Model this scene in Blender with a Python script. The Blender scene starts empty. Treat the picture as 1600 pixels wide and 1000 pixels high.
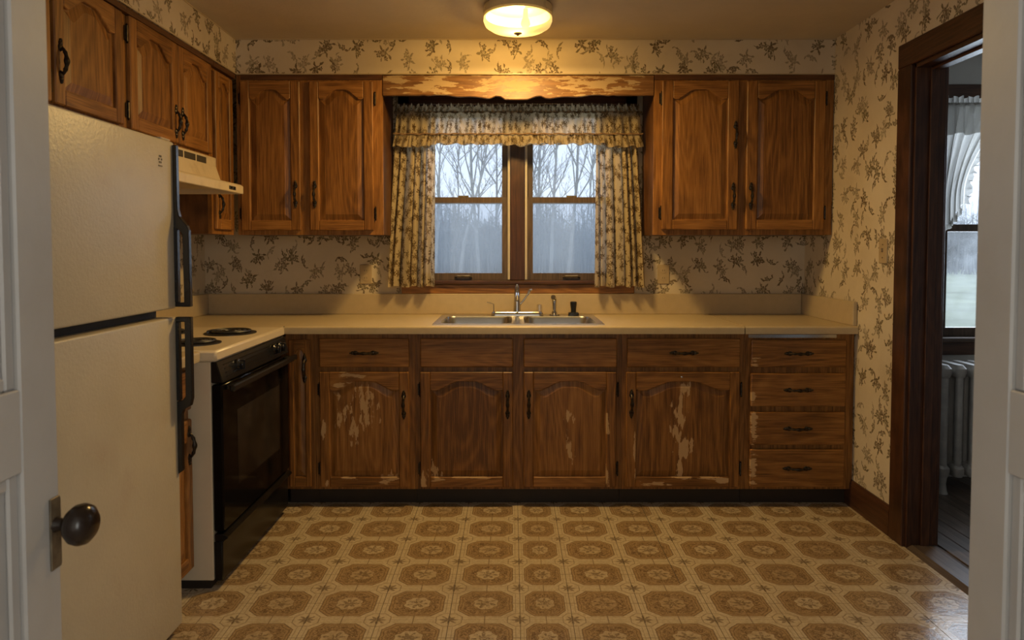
import bpy, bmesh, math, random
from mathutils import Vector, Matrix
R = math.radians
PI = math.pi
random.seed(7)
S = bpy.context.scene
COL = S.collection

# ------------------------------------------------------------------ camera, world, lights, exposure
FPX, PITCH, EYE = 1074.0, 2.2, 1.30            # focal length in pixels of a 1600 wide frame
cd = bpy.data.cameras.new('camera')
cam = bpy.data.objects.new('camera', cd)
COL.objects.link(cam)
S.camera = cam
cam.location = (0, 0, EYE)
cam.rotation_euler = (R(90 - PITCH), 0, 0)
cd.sensor_width = 36
cd.lens = 36 * FPX / 1600
cd.shift_y = -(500 - (388 + FPX * math.tan(R(PITCH)))) / 1600
cd.clip_start = 0.05
cd.clip_end = 400
cd.dof.use_dof = True
cd.dof.focus_distance = 3.3
cd.dof.aperture_fstop = 7.1

W = bpy.data.worlds.new('overcast_sky')
S.world = W
W.use_nodes = True
wb = W.node_tree.nodes['Background']
wb.inputs[0].default_value = (0.74, 0.84, 1.0, 1)
wb.inputs[1].default_value = 1.5


def area(name, loc, rot, sx, sy, power, color):
    l = bpy.data.lights.new(name, 'AREA')
    l.shape = 'RECTANGLE'
    l.size, l.size_y, l.energy, l.color = sx, sy, power, color
    o = bpy.data.objects.new(name, l)
    o.location, o.rotation_euler = loc, rot
    COL.objects.link(o)
    return o


LAMP_POWER = 23.0
LAMP_COLOR = (1.0, 0.66, 0.24)
area('hall_left_fill', (-1.86, -1.75, 1.55), (R(90), 0, R(-90)), 1.3, 1.4, 40, (1.0, 0.97, 0.87))  # added fill light in the unseen hall, brightens refrigerator and doors
area('hall_right_fill', (1.80, -1.75, 1.55), (R(90), 0, R(90)), 1.3, 1.4, 40, (1.0, 0.97, 0.87))  # second added fill, from the opposite side of the unseen hall
area('kitchen_window_daylight', (0.03, 4.22, 1.62), (R(-90), 0, 0), 1.2, 0.95, 6, (0.78, 0.88, 1.0))
area('side_window_daylight', (2.95, 4.12, 1.47), (R(-90), 0, 0), 0.95, 1.2, 32, (0.78, 0.88, 1.0))

vs = S.view_settings
vs.view_transform = 'Standard'
vs.look = 'None'
vs.gamma = 1
vs.use_curve_mapping = False
vs.exposure = -0.12


# ------------------------------------------------------------------ node helpers
class G:
    def __init__(s, name):
        s.mat = bpy.data.materials.new(name)
        s.mat.use_nodes = True
        s.t = s.mat.node_tree
        s.t.nodes.clear()
        s.out = s.t.nodes.new('ShaderNodeOutputMaterial')

    def n(s, typ, **kw):
        nd = s.t.nodes.new('ShaderNode' + typ)
        for k, v in kw.items():
            setattr(nd, k, v)
        return nd

    def put(s, sock, v):
        if isinstance(v, bpy.types.NodeSocket):
            s.t.links.new(v, sock)
        elif v is not None:
            if sock.type == 'RGBA' and len(v) == 3:
                v = (*v, 1)
            sock.default_value = v

    def m(s, op, a, b=None, c=None, clamp=False):
        nd = s.n('Math', operation=op, use_clamp=clamp)
        for i, v in enumerate((a, b, c)):
            s.put(nd.inputs[i], v)
        return nd.outputs[0]

    def vm(s, op, a, b=None):
        nd = s.n('VectorMath', operation=op)
        s.put(nd.inputs[0], a)
        s.put(nd.inputs[1], b)
        return nd.outputs['Value'] if op in ('LENGTH', 'DISTANCE', 'DOT_PRODUCT') else nd.outputs[0]

    def mix(s, f, a, b, blend='MIX'):
        nd = s.n('Mix', data_type='RGBA', blend_type=blend)
        s.put(nd.inputs[0], f)
        s.put(nd.inputs[6], a)
        s.put(nd.inputs[7], b)
        return nd.outputs[2]

    def ramp(s, f, stops):
        nd = s.n('ValToRGB')
        el = nd.color_ramp.elements
        while len(el) < len(stops):
            el.new(0.5)
        for e, (p, c) in zip(el, stops):
            e.position = p
            e.color = (*c, 1) if len(c) == 3 else c
        s.put(nd.inputs[0], f)
        return nd.outputs[0]

    def step(s, v, lo, hi):
        nd = s.n('MapRange', interpolation_type='SMOOTHSTEP')
        s.put(nd.inputs[0], v)
        nd.inputs[1].default_value, nd.inputs[2].default_value = lo, hi
        return nd.outputs[0]

    def noise(s, vec, scale, detail=3, rough=0.5, dist=0.0):
        nd = s.n('TexNoise')
        s.put(nd.inputs['Vector'], vec)
        nd.inputs['Scale'].default_value = scale
        nd.inputs['Detail'].default_value = detail
        nd.inputs['Roughness'].default_value = rough
        nd.inputs['Distortion'].default_value = dist
        return nd.outputs[0]

    def vor(s, vec, scale, rnd=1.0, dim='2D', feature='F1'):
        nd = s.n('TexVoronoi', voronoi_dimensions=dim, feature=feature)
        s.put(nd.inputs['Vector'], vec)
        nd.inputs['Scale'].default_value = scale
        nd.inputs['Randomness'].default_value = rnd
        return nd.outputs

    def sep(s, v):
        nd = s.n('SeparateXYZ')
        s.put(nd.inputs[0], v)
        return nd.outputs

    def comb(s, x, y, z=0.0):
        nd = s.n('CombineXYZ')
        for i, v in enumerate((x, y, z)):
            s.put(nd.inputs[i], v)
        return nd.outputs[0]

    def obj(s):
        return s.n('TexCoord').outputs['Object']

    def uv(s):
        return s.n('TexCoord').outputs['UV']

    def bump(s, h, strength=0.3, dist=0.01):
        nd = s.n('Bump')
        nd.inputs['Strength'].default_value = strength
        nd.inputs['Distance'].default_value = dist
        s.put(nd.inputs['Height'], h)
        return nd.outputs[0]

    def pbr(s, color, rough=0.5, metal=0.0, normal=None, spec=0.5, coat=0.0):
        nd = s.n('BsdfPrincipled')
        s.put(nd.inputs['Base Color'], color)
        s.put(nd.inputs['Roughness'], rough)
        nd.inputs['Metallic'].default_value = metal
        nd.inputs['Specular IOR Level'].default_value = spec
        nd.inputs['Coat Weight'].default_value = coat
        if normal:
            s.put(nd.inputs['Normal'], normal)
        return nd.outputs[0]

    def end(s, sh):
        s.t.links.new(sh, s.out.inputs[0])
        return s.mat


M = {}


def plain(name, color, rough=0.5, metal=0.0, var=0.12, scale=14, bump=0.0, bscale=120, spec=0.5, coat=0.0, dirt=None):
    g = G(name)
    p = g.obj()
    nz = g.noise(p, scale, 4, 0.6)
    dark = tuple(c * (1 - var) for c in color)
    lite = tuple(min(1, c * (1 + var)) for c in color)
    c = g.ramp(nz, [(0.3, dark), (0.7, lite)])
    if dirt:
        d = g.step(g.noise(p, dirt[1], 5, 0.65), 0.52, 0.75)
        c = g.mix(g.m('MULTIPLY', d, dirt[2]), c, dirt[0])
    nm = g.bump(g.noise(p, bscale, 3, 0.6), bump, 0.004) if bump else None
    M[name] = g.end(g.pbr(c, rough, metal, nm, spec, coat))
    return M[name]


def wood(name, axis='z', dark=(0.115, 0.044, 0.009), mid=(0.290, 0.125, 0.029), lite=(0.44, 0.210, 0.060), rough=0.42, wear=None, wearcol=(0.66, 0.43, 0.215), edge=0.0, bias=0.0, plane='xz'):
    """oak under old brown varnish; grain runs along `axis`; wear = ellipses (u, v, ru, rv) where the finish has flaked off"""
    g = G(name)
    p = g.obj()
    rnd = g.n('ObjectInfo').outputs['Random']
    off = g.comb(g.m('MULTIPLY', rnd, 17.3), g.m('MULTIPLY', rnd, 9.1), g.m('MULTIPLY', rnd, 23.7))
    q = g.vm('ADD', p, off)
    k = {'x': (0, 1, 2), 'y': (1, 0, 2), 'z': (2, 0, 1)}[axis]
    o = g.sep(q)
    along, ac1, ac2 = o[k[0]], o[k[1]], o[k[2]]
    across = g.m('ADD', ac1, g.m('MULTIPLY', ac2, 0.12 if axis == 'z' else 0.9))
    # cathedral figure: rings bent by slow noise along the board
    slow = g.noise(g.comb(g.m('MULTIPLY', across, 3.6), g.m('MULTIPLY', along, 0.55), 0.0), 1.6, 1, 0.4)
    rings = g.m('SINE', g.m('ADD', g.m('MULTIPLY', slow, 95.0), g.m('MULTIPLY', across, 25.0)))
    rings = g.m('MULTIPLY_ADD', rings, 0.5, 0.5)
    rings = g.m('POWER', rings, 1.8)
    pores = g.noise(g.comb(g.m('MULTIPLY', across, 230.0), g.m('MULTIPLY', along, 6.0), 0.0), 1.0, 3, 0.65)
    fib = g.noise(g.comb(g.m('MULTIPLY', across, 60.0), g.m('MULTIPLY', along, 2.2), 3.0), 1.0, 3, 0.6)
    v = g.m('ADD', g.m('MULTIPLY', rings, 0.075), g.m('ADD', g.m('MULTIPLY', pores, 0.55), g.m('MULTIPLY', fib, 0.37)))
    v = g.m('ADD', v, g.m('MULTIPLY_ADD', rnd, 0.10, -0.05 + bias))
    c = g.ramp(v, [(0.36, dark), (0.53, mid), (0.72, lite)])
    grime = g.step(g.noise(p, 3.5, 4, 0.6), 0.5, 0.75)
    c = g.mix(g.m('MULTIPLY', grime, 0.35), c, tuple(x * 0.6 for x in dark))
    rg = rough
    if wear:
        o2 = g.sep(p)
        pu, pv = (o2[0], o2[2]) if plane == 'xz' else (o2[1], o2[2])
        best = None
        for (cu, cv, ru, rv) in wear:
            du = g.m('DIVIDE', g.m('SUBTRACT', pu, cu), ru)
            dv = g.m('DIVIDE', g.m('SUBTRACT', pv, cv), rv)
            d = g.m('SUBTRACT', 1.0, g.m('SQRT', g.m('ADD', g.m('MULTIPLY', du, du), g.m('MULTIPLY', dv, dv))))
            best = d if best is None else g.m('MAXIMUM', best, d)
        if axis == 'x':
            sv = g.comb(g.m('MULTIPLY', pu, 9.0), g.m('MULTIPLY', pv, 38.0), 0.0)
        else:
            sv = g.comb(g.m('MULTIPLY', pu, 42.0), g.m('MULTIPLY', pv, 11.0), 0.0)
        nz = g.noise(sv, 1.0, 5, 0.62)
        mk = g.step(g.m('ADD', g.m('MULTIPLY', best, 0.42), g.m('MULTIPLY', nz, 1.6)), 1.015, 1.07)
        mk = g.m('MULTIPLY', mk, g.step(best, -0.35, 0.1))
        wc = g.mix(g.m('MULTIPLY', pores, 0.6), wearcol, tuple(x * 0.6 for x in wearcol))
        c = g.mix(g.m('MULTIPLY', mk, 0.88), c, wc)
        rg = g.m('MULTIPLY_ADD', mk, 0.35, rough)
    nm = g.bump(v, 0.22, 0.003)
    M[name] = g.end(g.pbr(c, rg, 0, nm, 0.4))
    return M[name]


def sprig_layer(g, u, v, sc, seed, shapes, squash=0.8):
    """one printed sprig per Voronoi cell, turned and mirrored at random"""
    P0 = g.comb(u, v, seed)
    n1 = g.noise(P0, sc * 4.5, 2, 0.6)
    n2 = g.noise(g.comb(v, u, seed + 3.3), sc * 4.5, 2, 0.6)
    V = g.comb(g.m('MULTIPLY_ADD', u, sc, seed), g.m('MULTIPLY_ADD', v, sc * squash, seed * 2.1), 0.0)
    vo = g.vor(V, 1.0, 0.85)
    l = g.sep(g.vm('SUBTRACT', V, vo['Position']))
    rnd = g.sep(vo['Color'])
    lx = g.m('ADD', l[0], g.m('MULTIPLY_ADD', n1, 0.16, -0.08))
    ly = g.m('ADD', l[1], g.m('MULTIPLY_ADD', n2, 0.16, -0.08))
    a = g.m('MULTIPLY', rnd[0], 6.28)
    ca, sa = g.m('COSINE', a), g.m('SINE', a)
    x = g.m('SUBTRACT', g.m('MULTIPLY', lx, ca), g.m('MULTIPLY', ly, sa))
    y = g.m('ADD', g.m('MULTIPLY', lx, sa), g.m('MULTIPLY', ly, ca))
    ink = None
    for kind, cx, cy, p, q in shapes:
        dx, dy = g.m('SUBTRACT', x, cx), g.m('SUBTRACT', y, cy)
        if kind == 'flower':
            r = g.m('SQRT', g.m('ADD', g.m('MULTIPLY', dx, dx), g.m('MULTIPLY', dy, dy)))
            th = g.m('ARCTAN2', dy, dx)
            pet = g.m('MULTIPLY_ADD', g.m('ABSOLUTE', g.m('COSINE', g.m('MULTIPLY', th, q / 2))), 0.55 * p, 0.45 * p)
            e = g.m('DIVIDE', r, pet)
            k = g.m('MULTIPLY', g.step(e, 1.05, 0.8), g.m('MULTIPLY_ADD', g.step(e, 0.25, 0.75), 0.55, 0.45))
        elif kind == 'leaf':
            c_, s_ = math.cos(q), math.sin(q)
            lu = g.m('ADD', g.m('MULTIPLY', dx, c_), g.m('MULTIPLY', dy, s_))
            lv = g.m('SUBTRACT', g.m('MULTIPLY', dy, c_), g.m('MULTIPLY', dx, s_))
            t = g.m('DIVIDE', lu, p)
            w = g.m('MULTIPLY', g.m('SUBTRACT', 1.0, g.m('MULTIPLY', t, t)), p * 0.38)
            e = g.m('SUBTRACT', g.m('ABSOLUTE', lv), w)
            k = g.m('MULTIPLY', g.step(e, 0.006, -0.012), 0.85)
        else:   # stem: shallow arc along local x
            e = g.m('ABSOLUTE', g.m('SUBTRACT', dy, g.m('MULTIPLY', g.m('MULTIPLY', dx, dx), q)))
            k = g.m('MULTIPLY', g.step(e, 0.022, 0.010), g.step(g.m('ABSOLUTE', dx), p, p * 0.9))
            k = g.m('MULTIPLY', k, 0.7)
        ink = k if ink is None else g.m('MAXIMUM', ink, k)
    return g.m('MULTIPLY', ink, g.m('MULTIPLY_ADD', rnd[1], 0.5, 0.5))


BUNCH = (('flower', 0.0, 0.0, 0.17, 5), ('flower', 0.20, 0.12, 0.13, 5), ('flower', -0.17, 0.13, 0.12, 5), ('leaf', -0.10, -0.20, 0.13, 1.1), ('leaf', 0.16, -0.15, 0.13, -0.7), ('leaf', 0.36, 0.05, 0.10, 0.3), ('leaf', -0.33, 0.02, 0.10, 2.6), ('leaf', 0.03, 0.27, 0.10, 1.7), ('stem', 0.0, -0.06, 0.42, 0.9))
SPRAY = (('flower', 0.0, 0.05, 0.14, 5), ('leaf', 0.20, 0.02, 0.13, 0.5), ('leaf', -0.20, 0.02, 0.13, 2.6), ('leaf', 0.33, 0.16, 0.09, 1.0), ('stem', 0.0, -0.04, 0.38, 1.2))


def floral(g, u, v, cream, inks, size=1.0, strength=0.8):
    """sprig print: bunches of five-petalled flowers, leaves and thin stems"""
    P = g.comb(u, v, 0.0)
    ink = g.m('MAXIMUM', sprig_layer(g, u, v, 8.8 / size, 0.0, BUNCH), sprig_layer(g, u, v, 9.8 / size, 5.7, BUNCH if strength > 1.5 else SPRAY))
    grain = g.m('MULTIPLY_ADD', g.noise(P, 190.0 / size, 2, 0.6), 1.1, 0.35)
    ink = g.m('MULTIPLY', g.m('MULTIPLY', ink, grain), strength, clamp=True)
    ic = g.mix(g.step(g.noise(P, 14.0 / size, 2, 0.5), 0.4, 0.6), inks[0], inks[1])
    return g.mix(ink, cream, ic), ink


def wallpaper():
    g = G('floral_wallpaper')
    p = g.obj()
    o = g.sep(p)
    u = g.m('ADD', o[0], o[1])
    age = g.noise(p, 2.2, 5, 0.6)
    cream = g.ramp(age, [(0.3, (0.55, 0.46, 0.33)), (0.7, (0.67, 0.58, 0.435))])
    c, ink = floral(g, u, o[2], cream, ((0.13, 0.088, 0.046), (0.165, 0.13, 0.07)), 1.0, 1.42)
    stain = g.step(g.noise(p, 4.0, 5, 0.7), 0.55, 0.8)
    c = g.mix(g.m('MULTIPLY', stain, 0.25), c, (0.35, 0.25, 0.15))
    M['wallpaper'] = g.end(g.pbr(c, 0.62, 0, g.bump(g.noise(p, 160, 2), 0.08, 0.003), 0.3))


def cloth_print(name, cream, inks, sheer, size=0.8, strength=1.1, trans=0.45):
    g = G(name)
    o = g.sep(g.uv())
    c, ink = floral(g, o[0], o[1], cream, inks, size, strength)
    weave = g.noise(g.comb(g.m('MULTIPLY', o[0], 500.0), g.m('MULTIPLY', o[1], 500.0), 0.0), 1.0, 1)
    d = g.n('BsdfDiffuse')
    g.put(d.inputs[0], c)
    g.put(d.inputs['Normal'], g.bump(weave, 0.2, 0.001))
    t = g.n('BsdfTranslucent')
    g.put(t.inputs[0], c)
    mx = g.n('MixShader')
    mx.inputs[0].default_value = trans
    g.t.links.new(d.outputs[0], mx.inputs[1])
    g.t.links.new(t.outputs[0], mx.inputs[2])
    tr = g.n('BsdfTransparent')
    m2 = g.n('MixShader')
    g.put(m2.inputs[0], g.m('MULTIPLY', g.m('SUBTRACT', 1.0, ink), sheer))
    g.t.links.new(mx.outputs[0], m2.inputs[1])
    g.t.links.new(tr.outputs[0], m2.inputs[2])
    M[name] = g.end(m2.outputs[0])


TW, TH = 0.25, 0.224


def vinyl():
    """printed vinyl tile: octagon medallion, pale strips and a rosette quarter in each corner; object origin is the tile centre"""
    g = G('vinyl_tile_print')
    o = g.sep(g.obj())
    rnd = g.n('ObjectInfo').outputs['Random']
    x = g.m('DIVIDE', o[0], TW)
    y = g.m('DIVIDE', o[1], TH)
    wob = g.noise(g.comb(x, y, g.m('MULTIPLY', rnd, 30.0)), 9.0, 2, 0.6)
    w = g.m('MULTIPLY_ADD', wob, 0.05, -0.025)
    ax, ay = g.m('ABSOLUTE', x), g.m('ABSOLUTE', y)
    octo = g.m('MAXIMUM', g.m('MAXIMUM', ax, ay), g.m('MULTIPLY', g.m('ADD', ax, ay), 0.635))
    octo = g.m('ADD', octo, g.m('MULTIPLY', w, 0.5))
    r = g.m('SQRT', g.m('ADD', g.m('MULTIPLY', x, x), g.m('MULTIPLY', y, y)))
    ang = g.m('ARCTAN2', y, x)
    cx, cyy = g.m('SUBTRACT', 0.5, ax), g.m('SUBTRACT', 0.5, ay)
    rc = g.m('SQRT', g.m('ADD', g.m('MULTIPLY', cx, cx), g.m('MULTIPLY', cyy, cyy)))
    ac = g.m('ARCTAN2', cyy, cx)

    def line(v, at, wd):
        return g.step(g.m('ABSOLUTE', g.m('SUBTRACT', v, at)), wd, wd * 0.4)

    P = g.comb(x, y, g.m('MULTIPLY', rnd, 30.0))
    mott = g.noise(P, 24.0, 3, 0.6)
    cream = g.ramp(mott, [(0.3, (0.49, 0.39, 0.26)), (0.7, (0.63, 0.52, 0.365))])
    tan = g.ramp(mott, [(0.3, (0.31, 0.205, 0.105)), (0.7, (0.45, 0.315, 0.18))])
    ink = (0.13, 0.08, 0.045)
    c = g.mix(g.step(octo, 0.394, 0.384), cream, tan)
    c = g.mix(g.m('MULTIPLY', line(octo, 0.390, 0.010), 0.75), c, ink)
    c = g.mix(g.m('MULTIPLY', line(g.m('ADD', octo, w), 0.345, 0.010), 0.6), c, ink)
    # scroll work between the octagon and the medallion
    scr = g.noise(P, 15.0, 2, 0.6, 1.2)
    sm = g.m('MULTIPLY', line(scr, 0.5, 0.075), g.m('MULTIPLY', g.step(octo, 0.33, 0.30), g.step(r, 0.18, 0.21)))
    c = g.mix(g.m('MULTIPLY', sm, 0.75), c, ink)
    med = g.m('ADD', g.m('ADD', r, g.m('MULTIPLY', w, 1.4)), g.m('MULTIPLY', g.m('COSINE', g.m('MULTIPLY', ang, 8.0)), 0.012))
    mstr = g.m('MULTIPLY_ADD', rnd, 0.65, 0.2)
    c = g.mix(g.m('MULTIPLY', g.step(med, 0.195, 0.175), mstr), c, cream)
    c = g.mix(g.m('MULTIPLY', line(med, 0.190, 0.012), 0.4), c, ink)
    ang2 = g.m('ADD', ang, g.m('MULTIPLY', rnd, 3.0))
    pet = g.m('MULTIPLY_ADD', g.m('COSINE', g.m('MULTIPLY', ang2, 7.0)), 0.045, 0.115)
    fl = g.step(g.m('DIVIDE', g.m('ADD', r, g.m('MULTIPLY', w, 2.0)), pet), 1.1, 0.85)
    fl = g.m('MULTIPLY', fl, g.m('MULTIPLY_ADD', g.step(scr, 0.42, 0.56), 0.8, 0.2))
    c = g.mix(g.m('MULTIPLY', fl, 0.7), c, ink)
    # corner rosettes
    oc = g.m('ADD', g.m('MULTIPLY', w, 0.5), g.m('MAXIMUM', g.m('MAXIMUM', cx, cyy), g.m('MULTIPLY', g.m('ADD', cx, cyy), 0.68)))
    c = g.mix(g.step(oc, 0.185, 0.175), c, cream)
    c = g.mix(g.m('MULTIPLY', line(oc, 0.18, 0.010), 0.55), c, ink)
    petc = g.m('MULTIPLY_ADD', g.m('COSINE', g.m('MULTIPLY', ac, 8.0)), 0.035, 0.095)
    fc = g.step(g.m('DIVIDE', g.m('ADD', rc, g.m('MULTIPLY', w, 2.6)), petc), 1.1, 0.8)
    fc = g.m('MULTIPLY', fc, g.m('MULTIPLY_ADD', g.step(mott, 0.35, 0.55), 0.6, 0.4))
    c = g.mix(g.m('MULTIPLY', fc, 0.75), c, ink)
    # fine rules across the strips
    st = g.m('MULTIPLY', g.step(octo, 0.390, 0.40), g.step(oc, 0.195, 0.21))
    rl = g.m('MAXIMUM', line(ax, 0.0, 0.012), line(ay, 0.0, 0.012))
    rl = g.m('MAXIMUM', rl, g.m('MAXIMUM', line(ax, 0.435, 0.006), line(ay, 0.435, 0.006)))
    c = g.mix(g.m('MULTIPLY', g.m('MULTIPLY', rl, st), 0.5), c, ink)
    half = g.m('MULTIPLY', line(ax, 0.0, 0.006), g.step(r, 0.1, 0.14))
    c = g.mix(g.m('MULTIPLY', half, 0.35), c, ink)
    # wear
    wp = g.n('NewGeometry').outputs['Position']
    worn = g.noise(wp, 2.6, 5, 0.65)
    c = g.mix(g.m('MULTIPLY', g.step(worn, 0.5, 0.75), 0.35), c, (0.30, 0.21, 0.13))
    c = g.mix(g.m('MULTIPLY', g.step(g.noise(wp, 60, 4, 0.7), 0.58, 0.72), 0.25), c, (0.16, 0.10, 0.06))
    ro = g.m('MULTIPLY_ADD', g.noise(wp, 14, 4, 0.6), 0.20, 0.09)
    nm = g.bump(g.m('ADD', g.m('MULTIPLY', mott, 0.5), g.noise(wp, 45, 3, 0.6)), 0.16, 0.004)
    M['vinyl'] = g.end(g.pbr(c, ro, 0, nm, 0.5))


wallpaper()
vinyl()
for ax in 'xyz':
    wood('oak_' + ax, ax)
wood('oak_dark_z', 'z', (0.055, 0.022, 0.008), (0.115, 0.046, 0.016), (0.18, 0.08, 0.028))
wood('oak_dark_x', 'x', (0.055, 0.022, 0.008), (0.115, 0.046, 0.016), (0.18, 0.08, 0.028))
wood('casing_z', 'z', (0.032, 0.012, 0.006), (0.072, 0.028, 0.012), (0.118, 0.050, 0.021), rough=0.38)
wood('casing_y', 'y', (0.032, 0.012, 0.006), (0.072, 0.028, 0.012), (0.118, 0.050, 0.021), rough=0.38)
wood('casing_x', 'x', (0.032, 0.012, 0.006), (0.072, 0.028, 0.012), (0.118, 0.050, 0.021), rough=0.38)
wood('sash_wood_x', 'x', (0.06, 0.038, 0.026), (0.11, 0.073, 0.05), (0.17, 0.115, 0.08))
wood('sash_wood_z', 'z', (0.06, 0.038, 0.026), (0.11, 0.073, 0.05), (0.17, 0.115, 0.08))
wood('floorboard_wood', 'y', (0.07, 0.05, 0.038), (0.13, 0.095, 0.072), (0.21, 0.16, 0.125), rough=0.4)
plain('ceiling_paint', (0.60, 0.515, 0.38), 0.8, var=0.06, scale=3, bump=0.25, bscale=60)
plain('side_room_paint', (0.58, 0.56, 0.52), 0.75, var=0.06, scale=3)
plain('hall_paint', (0.72, 0.70, 0.66), 0.75, var=0.04, scale=3)
plain('white_door_paint', (0.40, 0.385, 0.37), 0.45, var=0.05, scale=6, bump=0.1, bscale=40, dirt=((0.36, 0.32, 0.27), 5, 0.35))
plain('floor_underlay', (0.075, 0.05, 0.032), 0.7)
plain('laminate_cream', (0.50, 0.395, 0.245), 0.36, var=0.05, scale=25, dirt=((0.40, 0.29, 0.17), 4, 0.25))
plain('enamel_cream', (0.64, 0.53, 0.37), 0.33, var=0.04, scale=10, dirt=((0.45, 0.36, 0.25), 5, 0.25))
plain('hood_cream', (0.66, 0.54, 0.36), 0.35, var=0.05, scale=10, dirt=((0.36, 0.25, 0.13), 6, 0.5))
plain('fridge_enamel', (0.53, 0.465, 0.345), 0.38, var=0.05, scale=5, bump=0.30, bscale=95, dirt=((0.46, 0.36, 0.26), 6, 0.35))
plain('black_enamel', (0.011, 0.010, 0.009), 0.20, var=0.3, spec=0.22)
plain('black_plastic', (0.012, 0.012, 0.013), 0.25, var=0.3)
plain('oven_glass', (0.006, 0.005, 0.0045), 0.10, var=0.2, spec=0.08)
plain('oven_window', (0.022, 0.018, 0.015), 0.12, var=0.6, scale=5, spec=0.12)
plain('burner_black', (0.02, 0.018, 0.017), 0.45, var=0.4)
plain('chrome', (0.62, 0.60, 0.57), 0.18, 1.0, var=0.12, scale=30)
plain('steel', (0.58, 0.58, 0.58), 0.27, 1.0, var=0.08, scale=12)
plain('pull_bronze', (0.045, 0.035, 0.026), 0.35, 0.8, var=0.45, scale=90)
plain('knob_brown', (0.022, 0.014, 0.010), 0.22, 0.0, var=0.2, spec=0.35)
plain('old_brass', (0.15, 0.12, 0.08), 0.55, 0.6, var=0.4, scale=40)
plain('slot_dark', (0.05, 0.04, 0.025), 0.6)
plain('toe_black', (0.022, 0.014, 0.009), 0.55)
plain('plate_ivory', (0.44, 0.335, 0.20), 0.4, var=0.05)
plain('lamp_metal', (0.80, 0.70, 0.46), 0.4, 0.0, var=0.08, dirt=((0.3, 0.22, 0.1), 30, 0.5))
plain('lamp_finial', (0.25, 0.17, 0.08), 0.4, 0.6)
plain('jamb_liner', (0.52, 0.46, 0.37), 0.5)
plain('gasket', (0.02, 0.018, 0.016), 0.6)
plain('radiator_paint', (0.36, 0.335, 0.30), 0.38, 0.2, var=0.2, scale=12)
plain('bark', (0.34, 0.325, 0.315), 0.9, var=0.25, scale=3)
plain('twig_grey', (0.26, 0.245, 0.235), 0.9, var=0.2, scale=2)
plain('meadow', (0.40, 0.43, 0.29), 0.95, var=0.25, scale=0.35)
plain('hill_brown', (0.24, 0.235, 0.235), 0.95, var=0.2, scale=0.4)
cloth_print('curtain_cloth', (0.56, 0.45, 0.28), ((0.075, 0.042, 0.015), (0.14, 0.082, 0.03)), 0.08, 0.50, 1.7, 0.36)
cloth_print('valance_cloth', (0.50, 0.40, 0.25), ((0.07, 0.04, 0.015), (0.13, 0.08, 0.03)), 0.10, 0.50, 1.8, 0.42)  # cloth colour darkened in place of the valance board's shadow
cloth_print('sheer_cloth', (0.42, 0.405, 0.37), ((0.44, 0.42, 0.38), (0.45, 0.43, 0.39)), 0.12, 0.5, 0.5, 0.5)
plain('curtain_binding', (0.20, 0.11, 0.05), 0.8)


def glass_mats():
    g = G('dusty_window_glass')
    p = g.obj()
    tr = g.n('BsdfTransparent')
    tr.inputs[0].default_value = (0.94, 0.96, 0.98, 1)
    gl = g.n('BsdfGlossy')
    gl.inputs['Roughness'].default_value = 0.03
    df = g.n('BsdfTranslucent')
    df.inputs[0].default_value = (0.8, 0.85, 0.9, 1)
    a = g.n('MixShader')
    g.put(a.inputs[0], g.m('MULTIPLY_ADD', g.noise(p, 9, 4, 0.6), 0.08, 0.0))
    g.t.links.new(tr.outputs[0], a.inputs[1])
    g.t.links.new(df.outputs[0], a.inputs[2])
    b = g.n('MixShader')
    b.inputs[0].default_value = 0.04
    g.t.links.new(a.outputs[0], b.inputs[1])
    g.t.links.new(gl.outputs[0], b.inputs[2])
    M['glass'] = g.end(b.outputs[0])
    g = G('grey_insect_screen')
    tr = g.n('BsdfTransparent')
    df = g.n('BsdfTranslucent')
    df.inputs[0].default_value = (0.24, 0.26, 0.29, 1)
    a = g.n('MixShader')
    a.inputs[0].default_value = 0.30
    g.t.links.new(tr.outputs[0], a.inputs[1])
    g.t.links.new(df.outputs[0], a.inputs[2])
    M['screen'] = g.end(a.outputs[0])
    g = G('frosted_amber_lamp_glass')
    nz = g.noise(g.obj(), 9, 3, 0.6)
    tr = g.n('BsdfTranslucent')
    tr.inputs[0].default_value = (0.02, 0.016, 0.008, 1)
    cl = g.n('BsdfTransparent')
    cl.inputs[0].default_value = (1, 0.86, 0.55, 1)
    a = g.n('MixShader')
    a.inputs[0].default_value = 0.13
    g.t.links.new(tr.outputs[0], a.inputs[1])
    g.t.links.new(cl.outputs[0], a.inputs[2])
    em = g.n('Emission')
    g.put(em.inputs[0], g.mix(nz, (1.0, 0.66, 0.20), (1.0, 0.74, 0.32)))
    em.inputs[1].default_value = 0.62
    ad = g.n('AddShader')
    g.t.links.new(a.outputs[0], ad.inputs[0])
    g.t.links.new(em.outputs[0], ad.inputs[1])
    M['lamp_glass'] = g.end(ad.outputs[0])
    g = G('lit_bulb')
    em = g.n('Emission')
    em.inputs[0].default_value = (1.0, 0.78, 0.42, 1)
    em.inputs[1].default_value = 5.0
    M['bulb'] = g.end(em.outputs[0])
    g = G('clear_plastic')
    a = g.n('MixShader')
    a.inputs[0].default_value = 0.3
    tr = g.n('BsdfTransparent')
    gl = g.n('BsdfGlossy')
    gl.inputs['Roughness'].default_value = 0.1
    g.t.links.new(tr.outputs[0], a.inputs[1])
    g.t.links.new(gl.outputs[0], a.inputs[2])
    M['clear'] = g.end(a.outputs[0])


glass_mats()


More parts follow.
